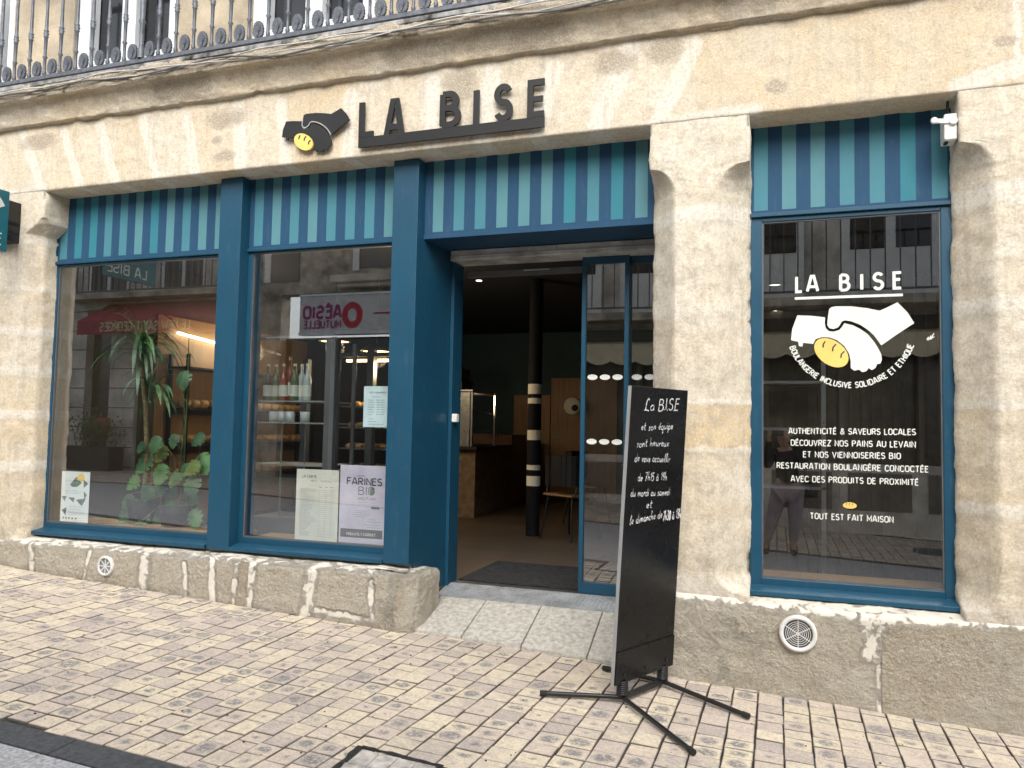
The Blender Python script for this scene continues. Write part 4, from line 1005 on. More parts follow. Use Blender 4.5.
def farines(m, at, f, W_, H):
    tl(m, f, at, 'FARINES', .16, .92, .25, .085, H, 0, .18); tl(m, f, at, 'BIO', .42, .76, .375, .10, H, 0, .10)
    m.poly([(at(.71, .325)[0] + .018 * math.cos(t * PI / 8), at(.71, .325)[1] + .026 * math.sin(t * PI / 8)) for t in range(16)], f, .0002, .0004, 3)
    tl(m, f, at, 'NOS', .38, .54, .145, .02, H, 0); tl(m, f, at, 'MOUTURE', .42, .80, .44, .03, H, 0, .12)
    for i, (a, b) in enumerate(((.42, .82), (.42, .84))): rule(m, at, f, a, .475 + .03 * i, b, .475 + .03 * i, .002, 1)
    m.box(at(.70, 0)[0], at(.88, 0)[0], f(0, 0, .0008)[1], f(0, 0, .0004)[1], at(0, .555)[1], at(0, .525)[1], 3)
    for (a, b, v) in ((.36, .60, .585), (.32, .62, .61), (.30, .66, .635), (.34, .58, .66), (.66, .8, .69), (.64, .92, .72), (.56, .92, .76), (.62, .9, .79)): rule(m, at, f, a, v, b, v, .0035, 1)
    m.box(at(.04, 0)[0], at(.96, 0)[0], f(0, 0, .0004)[1], f(0, 0, .0001)[1], at(0, .93)[1], at(0, .82)[1], 2)
    tl(m, f, at, 'MOULINS | CARRAT', .18, .82, .90, .033, H, 4, .18)
sheet('poster', 'lilac flour poster reading FARINES BIO leaning in the second window', 'poster', ((340, 465), (387, 466), (383, 546), (339, 541)), .29, .004, M_['posterp'], farines,
      [M_['ink'], M_['inkgrey'], mat('grey_band', (.10, .10, .11), .7), M_['inkgreen'], M_['white']])
def hours(m, at, f, W_, H):
    tl(m, f, at, 'NOS HORAIRES', .22, .88, .17, .035, H, 0, .14)
    rr = random.Random(5)
    for i in range(7):
        v = .34 + i * .058; rule(m, at, f, .18, v, .18 + rr.uniform(.16, .26), v, .004, 1); rule(m, at, f, .52, v, .64, v, .004, 1); rule(m, at, f, .68, v, .84, v, .004, 1)
    for v, a, b in ((.26, .3, .7), (.80, .2, .4), (.86, .2, .5), (.93, .2, .8)): rule(m, at, f, a, v, b, v, .003, 1)
sheet('opening_hours_sheet', 'pale blue printed sheet stuck high in the second window beside the pilaster', 'notice', ((364, 386), (389, 386.5), (388.5, 427), (363, 427.5)), .262, .001, mat('pale_blue_paper', (.62, .76, .78), .8), hours, [M_['ink'], M_['inkgrey']])
def flyer(m, at, f, W_, H):
    tri = [[(.30, .27), (.52, .10), (.72, .22), (.58, .30), (.40, .31)], [(.78, .15), (.95, .23), (.80, .32)], [(.80, .38), (.92, .45), (.84, .55)], [(.02, .50), (.20, .50), (.14, .60)], [(.26, .52), (.50, .52), (.46, .62)], [(.54, .56), (.90, .52), (.76, .68)], [(.04, .78), (.22, .72), (.20, .88)]]
    for q in tri: m.poly([at(a, b) for a, b in q], f, .0002, .0006, 1)
    m.poly([at(a, b) for a, b in ((.54, .16), (.60, .06), (.74, .03), (.82, .10), (.80, .18), (.68, .19))], f, .0003, .0008, 2)
    for v, a, b in ((.38, .15, .6), (.41, .15, .7), (.44, .15, .6), (.70, .32, .8), (.75, .3, .72), (.82, .3, .9), (.85, .3, .8)): rule(m, at, f, a, v, b, v, .0022, 3)
    for a in (.1, .2, .3, .42, .55): rule(m, at, f, a, .93, a + .05, .93, .012, 0)
sheet('flyer', 'white flyer with green shapes and a yellow patch low in the left window', 'flyer', ((61.5, 471), (89, 472), (89, 523), (60.5, 521)), .262, .0012, M_['paper'], flyer, [M_['ink'], M_['inkgreen'], M_['yellow'], M_['inkgrey']])

# ---------------------------------------------------------------- signs on the front
sg_ = thing('shop_sign', 'black cut metal LA BISE lettering on a bar, fixed to the lintel', 'sign', loc=(-2.0, -.04, 3.36))
m = MB(); Fs = facade(-.028)
z0, z1 = 3.357, 3.665
def lt(ch, a, b, zlo=z0 + .04):
    w = .040; gw, s = CAPS[ch]; k = (b - a - w) / gw if ch != 'I' else 1
    m.ribbon([[(a + w / 2 + (q if ch != 'I' else 0) * k, zlo + r_ * (z1 - w / 2 - zlo)) for q, r_ in st__] for st__ in s], w, Fs, .012, -.004, eps=.0004)
m.box(-2.658, -1.357, -.0395, -.025, z0, z0 + .068)
m.box(-2.658, -2.548, -.0412, -.025, z0 + .0675, z0 + .105)
m.box(-2.658, -2.618, -.0415, -.025, z0 + .105, z1)
lt('A', -2.473, -2.313); lt('B', -2.065, -1.917, z0 + .085); lt('I', -1.831, -1.79); lt('S', -1.693, -1.565, z0 + .085)
m.box(-1.469, -1.430, -.0415, -.025, z0 + .06, z1).box(-1.430, -1.359, -.0412, -.025, z1 - .04, z1).box(-1.430, -1.368, -.0412, -.025, z0 + .165, z0 + .20).box(-1.430, -1.359, -.0412, -.025, z0 + .0675, z0 + .105)
m.build('lettering', M_['signblack'], sg_)
m = MB()
for x in (-2.62, -2.0, -1.40): m.lathe((x, -.025, z0 + .035), [(.008, 0), (.008, .028)], 8, axis='y')
m.each('spacer', M_['black'], sg_)
lg = thing('emblem_sign', 'black handshake emblem with a yellow loaf, mounted left of the lettering', 'sign', loc=(-3.0, -.04, 3.37))
A_, B_, br_, cuts = handshake(-3.003, 3.502, .535, .285)
m = MB(); m.poly(A_, Fs, .012, .0).poly(B_, Fs, .008, -.003); m.build('hands', M_['signblack'], lg); MB().ribbon([A_[12:26] + A_[:1]], .007, Fs, .0125).build('edge_line', M_['edge'], lg, recalc=False)
m = MB(); m.poly(br_, Fs, .014, .0, 0).ribbon(cuts, .011, Fs, .0146, None, 1); m.build('loaf', [M_['yellow'], M_['ink']], lg, recalc=False)

hs = thing('hanging_sign', 'teal projecting sign on a black wall box at the far left', 'sign', loc=(-5.75, -.02, 2.7))
cA, cB = P(10, 204, -.03), P(19, 243, -.03)
MB().box(-6.05, -5.745, -.11, -.005, 2.90, 3.225).build('light_box', M_['blackplastic'], hs, .004)
XS = -5.62; YA = -.40
q = [PX(10, 192, XS), PX(7, 252, XS)]
yf = q[0].y; zt, zb_ = q[0].z, q[1].z
m = MB().box(XS - .03, XS, yf - .62, yf, zb_, zt).build('panel', M_['signteal'], hs, .003)
MB().box(XS - .02, XS - .01, yf, -.1, 3.0, 3.03).box(XS - .02, XS - .01, yf, -.1, 2.93, 2.95).each('bracket', M_['black'], hs)
sidep = lambda u, v, d: (XS + d, u, v)
m = MB()
A_, B_, br_, cuts = handshake(yf - .29, zt - .17, .5, .25)
m.poly(A_, sidep, .0006, .0015).poly(B_, sidep, .0006, .0015).poly(br_, sidep, .0006, .0015, 1)
m.ribbon(fit('LA BISE', yf - .5, yf - .05, zb_ + .045, .085), .012, sidep, .001)
m.build('lettering', [M_['white'], M_['yellow']], hs, recalc=False)

# alarm box
ab = thing('alarm_box', 'white plastic door detector box in the top corner of right window recess', 'detector', loc=(.87, .1, 3.1))
MB().box(.838, .900, .02, .13, 3.065, 3.205).build('case', M_['whiteplastic'], ab, .007)
MB().obox((.838, .02, 3.165), (.048, 0, -.006), (0, .008, 0), (.002, 0, .012)).lathe((.79, .012, 3.172), [(.0, -.006), (.017, -.006), (.017, .012), (0, .012)], 14, axis='y').lathe((.88, .014, 3.16), [(0, -.008), (.02, -.008), (.02, .01)], 14, axis='y').build('arm', M_['whiteplastic'], ab, .003)
MB().box(.845, .862, .05, .09, 3.058, 3.065).tube([(.87, .08, 3.2), (.868, .09, 3.26), (.875, .12, 3.31)], .008, 6).each('cable_gland', M_['blackplastic'], ab)

def vent(x, z, r, label, kind):
    v = thing('vent', label, 'vent', 'round vents in the plinth', loc=(x, -.03, z))
    Y = -.045
    MB().lathe((x, Y, z), [(r * .76, .004), (r * .78, -.004), (r * .9, -.008), (r, -.002), (r, .02)], 32, axis='y').build('rim', M_['whiteplastic'], v)
    MB().lathe((x, Y, z), [(0, .008), (r * .8, .008)], 24, axis='y').build('duct', mat('vent_dark', (.05, .055, .07) if kind else (.22, .23, .26), .7), v)
    m = MB()
    if kind:
        for k in range(1, 7): rr_ = r * .76 * k / 7; m.lathe((x, Y, z), [(rr_ - .0014, .003), (rr_ + .0014, .003)], 28, axis='y', smooth=False)
        for k in range(6): a = k * PI / 3 + PI / 6; m.ribbon([[(x, z), (x + r * .77 * math.cos(a), z + r * .77 * math.sin(a))]], .004, facade(Y + .002), .0)
    else:
        for k in range(8): a = k * PI / 4; m.ribbon([[(x, z), (x + r * .77 * math.cos(a), z + r * .77 * math.sin(a))]], .009, facade(Y + .003), .0002 * k)
    m.build('grille', M_['whiteplastic'], v, recalc=False)
vent(-4.66, .432, .072, 'small white round vent low in the plinth under the left window', 0)
vent(.106, .434, .096, 'larger white round vent with ring grille under the lettered window', 1)

# ---------------------------------------------------------------- balcony railing
rl = thing('balcony_railing', 'dark cast iron balcony railing with palmette ornaments along its base', 'railing', loc=(-3, -.38, 3.98))
YR = -.135; ZR = 4.142; SP = .1595
MB().box(-7.4, 2.6, YR - .016, YR + .016, ZR, ZR + .025).box(-7.4, 2.6, YR - .010, YR + .010, ZR + .025, ZR + .037).build('bottom_rail', M_['iron'], rl, .003)
MB().box(-7.4, 2.6, YR - .025, YR + .025, 5.06, 5.09).build('top_rail', M_['iron'], rl, .004)
prof = [(a * 1.35, b) for a, b in [(.009, 0), (.012, .02), (.008, .04), (.008, .13), (.014, .145), (.008, .16), (.010, .30), (.015, .31), (.010, .318), (.0165, .333), (.010, .348), (.015, .356), (.010, .366), (.008, .5), (.008, .95)]]
bal = pal = None
def palm_outline():
    pts = []
    for i in range(25):
        t = PI * i / 24; w = .043 * math.sin(t) ** .7 * (1.12 - .35 * t / PI); h = .002 + .118 * (1 - math.cos(t)) / 2
        pts.append((w + (.0035 if i % 3 == 1 else 0), h))
    return pts + [(-a, b) for a, b in reversed(pts[1:-1])]
xp = -5.415 - 9 * SP; k = 0
post_x = P(148, 30, YR).x
while xp < -.9:
    big = abs(xp - post_x) < .06
    if big:
        MB().lathe((xp, YR, ZR + .037), [(.026, 0), (.026, .06), (.018, .08), (.018, .26), (.026, .28), (.018, .30), (.022, .5), (.018, .95)], 12).build('post', M_['iron'], rl)
    else:
        if bal is None: bal = MB().lathe((0, 0, 0), prof, 8).build('baluster', M_['iron'], rl); o = bal
        else: o = bal.copy(); C.objects.link(o); o.parent = rl
        o.location = Vector((xp, YR, ZR + .037)) - parent_loc(rl)
    if pal is None:
        m = MB(); m.poly(palm_outline(), lambda u, v, d: (u, -d, v), .009, -.009)
        for j in range(-2, 3): m.tube([(j * .002, -.011, .012), (j * .009, -.013, .05), (j * .012, -.011, .102 - abs(j) * .01)], .0032, 5)
        m.tube([(-.02, 0, .0), (.02, 0, .0)], .008, 6)
        pal = m.build('palmette', M_['iron'], rl, .002); o = pal
    else: o = pal.copy(); C.objects.link(o); o.parent = rl
    o.location = Vector((xp + SP / 2, YR, ZR + .037)) - parent_loc(rl)
    xp += SP; k += 1
# loose cables along the slab edge
rr = random.Random(8)
def cable(y, z, amp, r, mt, lab, ph):
    pts = [(-7.4 + i * .1, y + .012 * math.sin(i * .9 + ph), z + amp * nz((i * .1, ph, 0), 1.3) - .012 * abs(math.sin(i * .21 + ph))) for i in range(101)]
    tag(MB().tube(pts, r, 5, cap=False).build('cable', mt), lab, 'cable', 'cables along the balcony edge')
cable(-.18, 4.070, .05, .0055, M_['cablew'], 'pale cable, uppermost of the cables along the balcony slab edge', 0)
cable(-.178, 4.038, .05, .007, M_['cable'], 'dark cable sagging below the pale one on the balcony slab edge', 2.)
cable(-.176, 4.050, .06, .0045, M_['cablew'], 'thin pale cable crossing the dark one on the balcony slab edge', 4.1)

# ---------------------------------------------------------------- chalkboard stand
bx, by, bz, az, BW, BH, lean, roll = -.658, -.364, .219, 1.122, .525, 1.508, .060, .003
u = Vector((math.cos(az), math.sin(az), 0)); n = Vector((math.sin(az), -math.cos(az), 0)); v = Vector((0, 0, 1)) * math.cos(lean) + n * math.sin(lean); nn = u.cross(v)
org = Vector((bx, by, bz))
stand = thing('chalkboard_sign', 'tall black chalkboard with white handwriting on a spring footed stand', 'sign', loc=(bx, by, .115))
MB().obox(org + v * (BH / 2) - nn * .010, u * (BW / 2), nn * .010, v * (BH / 2)).build('board', M_['board'], stand, .003)
MB().obox(org + v * (BH / 2) - nn * .010 - u * (BW / 2 + .0015), u * .0015, nn * .0098, v * (BH / 2 - .001)).build('edge_strip', M_['edge'], stand)
MB().obox(org + v * .085 + nn * .0035, u * (BW / 2 - .002), nn * .003, v * .083).build('foot_plate', M_['board'], stand, .002)
m = MB()
for a in (-.19, .0, .19): 
    c = org + v * .045 + u * a; m.tube([c, c + nn * .012], .009, 8)
m.each('bolt', M_['black'], stand)
S1 = Vector((-.744, -.524, 0)); S2 = Vector((-.588, -.196, 0))
for S in (S1, S2):
    z0s = gz(S.x, S.y) + .04
    m = MB(); top = bz + .01; pts = []
    turns = 7; N = turns * 12
    for i in range(N + 1): t = i / N; pts.append((S.x + .025 * math.cos(t * turns * 2 * PI), S.y + .025 * math.sin(t * turns * 2 * PI), z0s + t * (top - z0s)))
    m.tube(pts, .0062, 6); m.tube([(S.x, S.y, z0s - .02), (S.x, S.y, top + .03)], .010, 8)
    m.build('spring', M_['black'], stand)
def bar(a, b, r, name='foot_bar'):
    a = Vector(a); b = Vector(b)
    return MB().tube([a, b], r, 12).build(name, M_['black'], stand)
def G(px, py, h):
    p = PZ(px, py, .115)
    for _ in range(4): p = PZ(px, py, gz(p.x, p.y) + h)
    return p
hb = .02
A1 = G(541, 693, hb); C1 = Vector((S1.x, S1.y, gz(S1.x, S1.y) + .03)); A2 = G(693, 752, hb)
F1 = G(604, 668, hb); C2 = Vector((S2.x, S2.y, gz(S2.x, S2.y) + .03)); F2 = G(748, 716, hb)
bar(A1, C1, .012); bar(C1, A2, .012); bar(F1, C2, .012); bar(C2, F2, .012)
d_ = (C2 - C1); MB().obox((C1 + C2) / 2, d_ / 2, Vector((-d_.y, d_.x, 0)).normalized() * .016, Vector((0, 0, .011))).build('cross_bar', M_['black'], stand, .003)
for e, c in ((A1, C1), (A2, C1), (F1, C2), (F2, C2)):
    d_ = (e - c).normalized(); MB().tube([e - d_ * .03, e + d_ * .006], [.0145, .0145], 12).build('end_cap', M_['rubber'], stand)
place = lambda a, b, d: org + u * a + v * b + nn * d
def onboard(px, py):
    r = ray(px, py); t = (org - POS).dot(nn) / r.dot(nn); p = POS + r * t - org; return p.dot(u), p.dot(v)
m = MB()
random.seed(5)
for txt, xa, ya, xb, yb, h in (('La B.I.S.E', 644, 411, 677.5, 410, .062), ('et son équipe', 641, 430.5, 672, 429, .046), ('sont heureux', 636.5, 447, 668, 446, .046), ('de vous accueillir', 634.5, 461.5, 669, 462, .044),
                              ('de 7h15 à 19h', 637.5, 481, 666, 480, .046), ('du mardi au samedi', 630.5, 496.5, 669, 495, .044), ('et', 646, 508, 651.5, 508, .048)):
    a, b = onboard(xa, ya), onboard(xb, yb)
    m.ribbon(fit(txt, a[0], b[0], a[1], h, HAND, .1, b[1] - a[1], .05, .15), (.0040 if txt[0] != 'L' else .0058), place, .0008)
a, b = onboard(629.5, 525), onboard(655, 520.5); m.ribbon(fit('le dimanche de', a[0], b[0] + .06, a[1], .048, HAND, .1, b[1] - a[1] + .012, .05, .12), .0044, place, .0008)
a, b = onboard(661.5, 521.5), onboard(680, 518); m.ribbon(fit('7h30 à 13h', a[0] + .01, b[0] + .0, a[1] + .004, .054, HAND, .09, b[1] - a[1], .05, .05), .0062, place, .0016)
m.build('writing', M_['chalk'], stand, recalc=False)

# ================================================================== GROUND
def skew(x, y): return x - y * max(0, min(.09, -.045 * x)) * -1 * .0 + (y * max(0, min(.10, -.05 * x)))
def pavers(name, x0, x1, y0, y1, lead, sz=(.124, .112), seed=1):
    rr = random.Random(seed); V = []; F = []; rc = []; lc = []
    x = x0; j = .0030
    while x < x1:
        w = sz[0] * rr.uniform(.97, 1.03); y = y0 - rr.random() * sz[1]
        while y < y1:
            l = sz[1] * rr.uniform(.84, 1.2); ya, yb = max(y, y0), min(y + l, y1)
            if yb - ya > .03:
                r = (rr.random(), rr.random(), rr.random(), 1); dz = rr.uniform(-.0022, .0022); tl_ = rr.uniform(-.0015, .0015); jj = [j * rr.uniform(.5, 1.5) for _ in range(4)]
                xa, xb = x + jj[0], x + w - jj[1]; ya2, yb2 = ya + jj[2], yb - jj[3]
                k = len(V); e = .004
                def pt(X, Y, d): X2 = X + (Y * .09 * max(0, 1 - abs(X + 1.5) / 1.4) if Y > -2.2 else 0); return (X2, Y, gz(X2, Y) + d)
                jt = [rr.uniform(-.0018, .0018) for _ in range(8)]
                lo = [(xa, ya2), (xb, ya2), (xb, yb2), (xa, yb2)]
                hi = [(xa + e, ya2 + e), (xb - e, ya2 + e), (xb - e, yb2 - e), (xa + e, yb2 - e)]
                V += [pt(a + jt[i], b + jt[i + 4], -.02) for i, (a, b) in enumerate(lo)]
                V += [pt(a + jt[i], b + jt[i + 4], -.0035 + dz) for i, (a, b) in enumerate(lo)]
                V += [pt(a + jt[i], b + jt[i + 4], dz + tl_ * (1 if i in (0, 3) else -1)) for i, (a, b) in enumerate(hi)]
                uv = [(0, 0), (1, 0), (1, 1), (0, 1)]
                for q in range(3):
                    for i in range(4): rc.append(r); t_ = uv[i]; lc.append((t_[0], t_[1], (1, .9, 0)[q], 1))
                F.append((k + 8, k + 9, k + 10, k + 11))
                for i in range(4):
                    i2 = (i + 1) % 4
                    F.append((k + i, k + i2, k + 4 + i2, k + 4 + i)); F.append((k + 4 + i, k + 4 + i2, k + 8 + i2, k + 8 + i))
            y += l
        x += w
    me = bpy.data.meshes.new(name); me.from_pydata(V, [], F); me.materials.append(M_['paver'])
    for nm, d in (('rnd', rc), ('loc', lc)):
        ca = me.color_attributes.new(nm, 'FLOAT_COLOR', 'POINT'); ca.data.foreach_set('color', [c for q in d for c in q])
    me.update(); o = link(bpy.data.objects.new(name, me)); return tag(o, kind='structure')
pavers('pavement', -9.5, 5., -1.972, .075, 0)
pavers('far_pavement', -16., 7., -7.9, -5.22, 0, seed=5)
# base sheet under everything
m = MB(); xs_ = [-60, -9, 6, 60]; ys_ = [-60, -2.12, .9, 9]
for i in range(3):
    for j in range(3):
        m.add([(xs_[a], ys_[b], gz(xs_[a], ys_[b]) - .013) for a, b in ((i, j), (i + 1, j), (i + 1, j + 1), (i, j + 1))], [(0, 1, 2, 3)])
tag(m.build('ground', M_['sand'], recalc=False), kind='structure')
def strip(name, y0, y1, lx, mt, dz=.0, offs=0., seed=2, gap=.003):
    m = MB(); rr = random.Random(seed); x = -16 + offs
    while x < 8:
        l = lx * rr.uniform(.85, 1.15); d = dz + rr.uniform(-.001, .001)
        m.add([(a, b, gz(a, b) + dd) for dd in (d, d - .05) for a, b in ((x + gap, y0 + gap), (x + l - gap, y0 + gap), (x + l - gap, y1 - gap), (x + gap, y1 - gap))],
              [(0, 1, 2, 3), (0, 4, 5, 1), (1, 5, 6, 2), (2, 6, 7, 3), (3, 7, 4, 0)])
        x += l
    return tag(m.build(name, mt, None, .0025, 1), kind='structure')
strip('kerb', -2.122, -1.975, .62, M_['kerb'], .001)
strip('kerb', -5.215, -5.06, .62, M_['kerb'], .001)
for k in range(19):
    y1 = -2.125 - k * .1545; strip('road', y1 - .1545, y1, .28, M_['granitegrey'], 0, (k % 2) * .14, seed=20 + k, gap=.002)
# tarred cover at the bottom of the picture, weeds in joints
def GP(px, py): 
    p = PZ(px, py, .14)
    for _ in range(5): p = PZ(px, py, gz(p.x, p.y))
    return p
c = [GP(362, 747), GP(432, 762)]
m = MB(); x0c, x1c, yt = c[0].x, c[1].x + .06, c[0].y
rr = random.Random(3)
for (xa, ya, xb, yb, w) in ((x0c, yt, x1c, yt - .02, .012), (x0c, yt, x0c + .0, yt - .55, .014), (x1c, yt - .02, x1c, yt - .55, .02)):
    N = 14; L = []; Rr_ = []
    dx, dy = xb - xa, yb - ya; ln = math.hypot(dx, dy); nx, ny = -dy / ln, dx / ln
    for i in range(N + 1):
        t = i / N; a_, b_ = xa + dx * t, ya + dy * t; w1, w2 = w * rr.uniform(.5, 1.5), w * rr.uniform(.5, 1.5)
        L.append((a_ + nx * w1, b_ + ny * w1)); Rr_.append((a_ - nx * w2, b_ - ny * w2))
    vs = [(a_, b_, gz(a_, b_) + .004) for a_, b_ in L + Rr_]
    m.add(vs, [(i, i + 1, N + 2 + i, N + 1 + i) for i in range(N)])
o = m.build('tar_joint', M_['tar'], recalc=False); tag(o, 'black tar seam around a lifted patch of pavers at the bottom edge', 'tar seam')
o = MB()
nx_ = 5
for i in range(4):
    for j in range(4):
        a_ = x0c + .02 + i * (x1c - x0c - .04) / 4; b_ = yt - .03 - j * .13; w_ = (x1c - x0c - .04) / 4 - .006
        o.add([(X, Y, gz(X, Y) + dd) for dd in (.0055, -.01) for X, Y in ((a_, b_ - .122), (a_ + w_, b_ - .122), (a_ + w_, b_), (a_, b_))], [(0, 1, 2, 3), (0, 4, 5, 1), (1, 5, 6, 2), (2, 6, 7, 3), (3, 7, 4, 0)])
tag(o.build('paving_cover', mat('pale_cover_stone', (.50, .47, .43), .8, 0, .2, 20, .4, 80), None, .003), 'recessed cover of pale stones framed by black tar', 'cover')
m = MB(); rr = random.Random(6)
for px, py in ((899, 745),):
    p = GP(px, py)
    for i in range(10):
        a = rr.uniform(0, 2 * PI); l = rr.uniform(.006, .014); q = p + Vector((rr.uniform(-.02, .02), rr.uniform(-.02, .02), 0))
        e = q + Vector((math.cos(a) * l, math.sin(a) * l, l * .7)); s = Vector((-math.sin(a), math.cos(a), 0)) * .003
        m.add([q - s, q + s, e], [(0, 1, 2)])
tag(m.build('weeds', M_['moss'], recalc=False), 'tiny green weeds in a joint of the pavement near the right', 'weed', kind='stuff')
m = MB()
for i in range(200):
    x = rr.uniform(-6, 2.2); y = rr.uniform(-1.9, .0); s = rr.uniform(.002, .007); z = gz(x, y) + .002
    m.lathe((x, y, z), [(0, -.002), (s, 0), (s * .6, s * .5), (0, s * .6)], 6)
tag(m.build('grit', M_['tar']), 'dark grit and crumbs scattered over the pale pavers', 'grit', kind='stuff')
# manhole on the carriageway, seen in the mirror of the right window
mh = M(920, 548); 
o = MB().lathe((1.95, -6.6, gz(1.95, -6.6) + .006), [(0, .004), (.30, .004), (.33, .0), (.34, -.02)], 32).build('manhole_cover', M_['iron']); tag(o, 'round iron manhole cover on the far pavement, mirrored in the lettered window', 'manhole cover')

# ================================================================== ACROSS THE STREET (what the glass mirrors)
YO = -7.9; FO = across(YO)
def opp_wall(name, x0, x1, label, mt, h=7.6):
    t = thing(name, label, 'building', loc=((x0 + x1) / 2, YO, 0))
    return t
def rail(parent, x0, x1, z0, z1, sp, Y, ):
    m = MB().box(x0, x1, Y - .015, Y + .015, z0, z0 + .03).box(x0, x1, Y - .02, Y + .02, z1 - .03, z1)
    x = x0
    while x < x1: m.box(x - .009, x + .009, Y - .009, Y + .009, z0 + .03, z1 - .03); x += sp
    m.build('railing', M_['iron'], parent)
# cafe
cf = thing('cafe_building', 'building with burgundy awning, seen mirrored in the left shop window', 'building', loc=(-13, YO, 0))
X0, X1 = -18., -10.0
aw_r = M(216, 329)[0]
MB().box(X0, X1, YO - .3, YO, 3.9, 6.0).box(-14.75, -14.3, YO - .3, YO, 0, 3.9).box(-13.6, -12.9, YO - .3, YO, 0, 3.9).box(-10.6, X1, YO - .3, YO, 0, 3.9).build('wall', M_['oppstone'], cf)
MB().box(X0, -14.75, YO - .3, YO + .06, 0, 6.2).build('party_wall', mat('dark_render', (.22, .21, .18), .9), cf)
m = MB()
for z in [.5 + .42 * i for i in range(9)]: m.box(-14.75, -14.3, YO, YO + .003, z, z + .02).box(-13.6, -12.9, YO, YO + .003, z, z + .02)
m.build('wall_joint', M_['ink'], cf)
for a, b in ((-17, -16), (-14.2, -13.2), (-12.2, -11.2)):
    w = MB().box(a, b, YO, YO + .03, 4.3, 5.9).build('window', M_['darkglass'], cf)
    MB().box(a - .06, a, YO, YO + .05, 4.3, 5.9).box(b, b + .06, YO, YO + .05, 4.3, 5.9).box((a + b) / 2 - .04, (a + b) / 2 + .04, YO + .03, YO + .05, 4.3, 5.9).build('frame', M_['whitepaint'], w)
MB().box(-14.6, X1, YO, YO + .45, 4.06, 4.16).build('balcony_slab', M_['oppstone2'], cf); rail(cf, -14.5, X1, 4.2, 5.2, .16, YO + .42)
xl_, xr_ = M(78, 323, YO + .8)[0], M(222, 316, YO + .8)[0]
zt_, zb2, zv = 4.0, M(150, 319, YO + .8)[1], M(150, 333, YO + .8)[1]
MB().add([(xl_, YO, zt_), (xr_, YO, zt_), (xr_, YO + .8, zb2), (xl_, YO + .8, zb2), (xr_, YO + .8, zv), (xl_, YO + .8, zv), (xl_, YO, zt_ - .05), (xr_, YO, zt_ - .05)], [(0, 1, 2, 3), (3, 2, 4, 5)]).build('awning', M_['burg'], cf, solid=.015)
m = MB(); ta, tb = M(190, 327, YO + .81), M(101, 330, YO + .81)
m.ribbon(fit('LE NEW SAINT-GEORGES', ta[0], tb[0], zv + .06, .17, gap=.2), .032, across(YO + .81), .004)
m.build('lettering', M_['gold'], cf, recalc=False)
MB().box(-14.3, -13.6, YO - .28, YO - .2, 0, 3.9).box(-12.9, -10.6, YO - .28, YO - .2, 0, 3.9).build('shopfront', M_['darkglass'], cf)
MB().box(-12.9, -12.8, YO - .2, YO - .1, 0, 3.4).box(-11.8, -11.7, YO - .2, YO - .1, 0, 3.4).box(-12.9, -10.6, YO - .2, YO - .1, .1, .7).build('shopfront_frame', mat('dark_green_paint', (.012, .04, .03), .5), cf)
bx_, bz_ = M(95, 432); pl = thing('planter_bush', 'bush in a dark planter before the cafe, mirrored in the left window', 'plant', loc=(-13.3, YO + .4, .3))
MB().box(-14.2, -12.9, YO + .2, YO + .6, .25, .95).build('planter', M_['pot'], pl, .02)
m = MB(); rr = random.Random(1)
for i in range(900):
    c = Vector((-13.55 + rr.gauss(0, .3), YO + .4 + rr.gauss(0, .13), 1.25 + rr.gauss(0, .18))); a = Vector((rr.gauss(0, 1), rr.gauss(0, 1), rr.gauss(0, 1))).normalized() * .05; b = a.cross(Vector((0, 0, 1))).normalized() * .02
    m.add([c - a, c + b, c + a, c - b], [(0, 1, 2, 3)])
m.build('foliage', M_['leaf'], pl, recalc=False)
r0, r1 = M(93, 433, YO + .1), M(107, 418, YO + .1)
rb = thing('menu_box', 'red menu box by the cafe door, mirrored in the left window', 'menu box', loc=(r0[0], YO + .05, r0[1]))
MB().box(r0[0], r1[0], YO, YO + .1, r0[1], r1[1]).build('case', M_['redbox'], rb, .01); MB().box(r0[0] + .15, r1[0] - .15, YO + .1, YO + .104, r0[1] + .1, r1[1] - .1).build('window', M_['ink'], rb)

# insurance office
ins = thing('office_building', 'building with pale sign board and magenta lettering, mirrored in the second window', 'building', loc=(-7, YO, 0))
X0, X1 = -10., -5.2
MB().box(X0, X1, YO - .3, YO, 4.05, 6.0).box(X0, -9.3, YO - .3, YO, 0, 4.05).box(-5.6, X1, YO - .3, YO, 0, 4.05).build('wall', M_['oppstone2'], ins)
sx0 = M(300, 315, YO + .15)[0]; sz0, sz1 = M(340, 332, YO + .15)[1], M(340, 295, YO + .15)[1]
MB().box(sx0, X1, YO, YO + .15, sz0, sz1).build('sign_board', M_['signwhite'], ins, .01)
MB().box(sx0, X1, YO, YO + .17, sz0 - .05, sz0 + .01).box(sx0, X1, YO, YO + .17, sz1 - .01, sz1 + .03).build('sign_frame', M_['steel'], ins)
m = MB(); ta, tb = M(341, 319, YO + .16), M(304, 319, YO + .16)
m.ribbon(fit('AÉSIO'.replace('É', 'É'), ta[0], tb[0], ta[1] + .03, .22, gap=.2), .055, across(YO + .152), .004)
m.ribbon(fit('MUTUELLE', ta[0], tb[0] - .0, ta[1] - .16, .13, gap=.2), .03, across(YO + .152), .004)
pc = M(352.5, 315, YO + .16)
m.ribbon([[(pc[0] + .16 * math.cos(t * PI / 12), pc[1] + .19 * math.sin(t * PI / 12)) for t in range(25)]], .12, across(YO + .152), .005, None, 1)
m.ribbon([[(pc[0] - .5, pc[1]), (pc[0] - 1.8 + 3.3, pc[1])][:0] or [(pc[0] + .45, pc[1] + .02), (pc[0] + 1.3, pc[1] + .02)]], .03, across(YO + .152), .005)
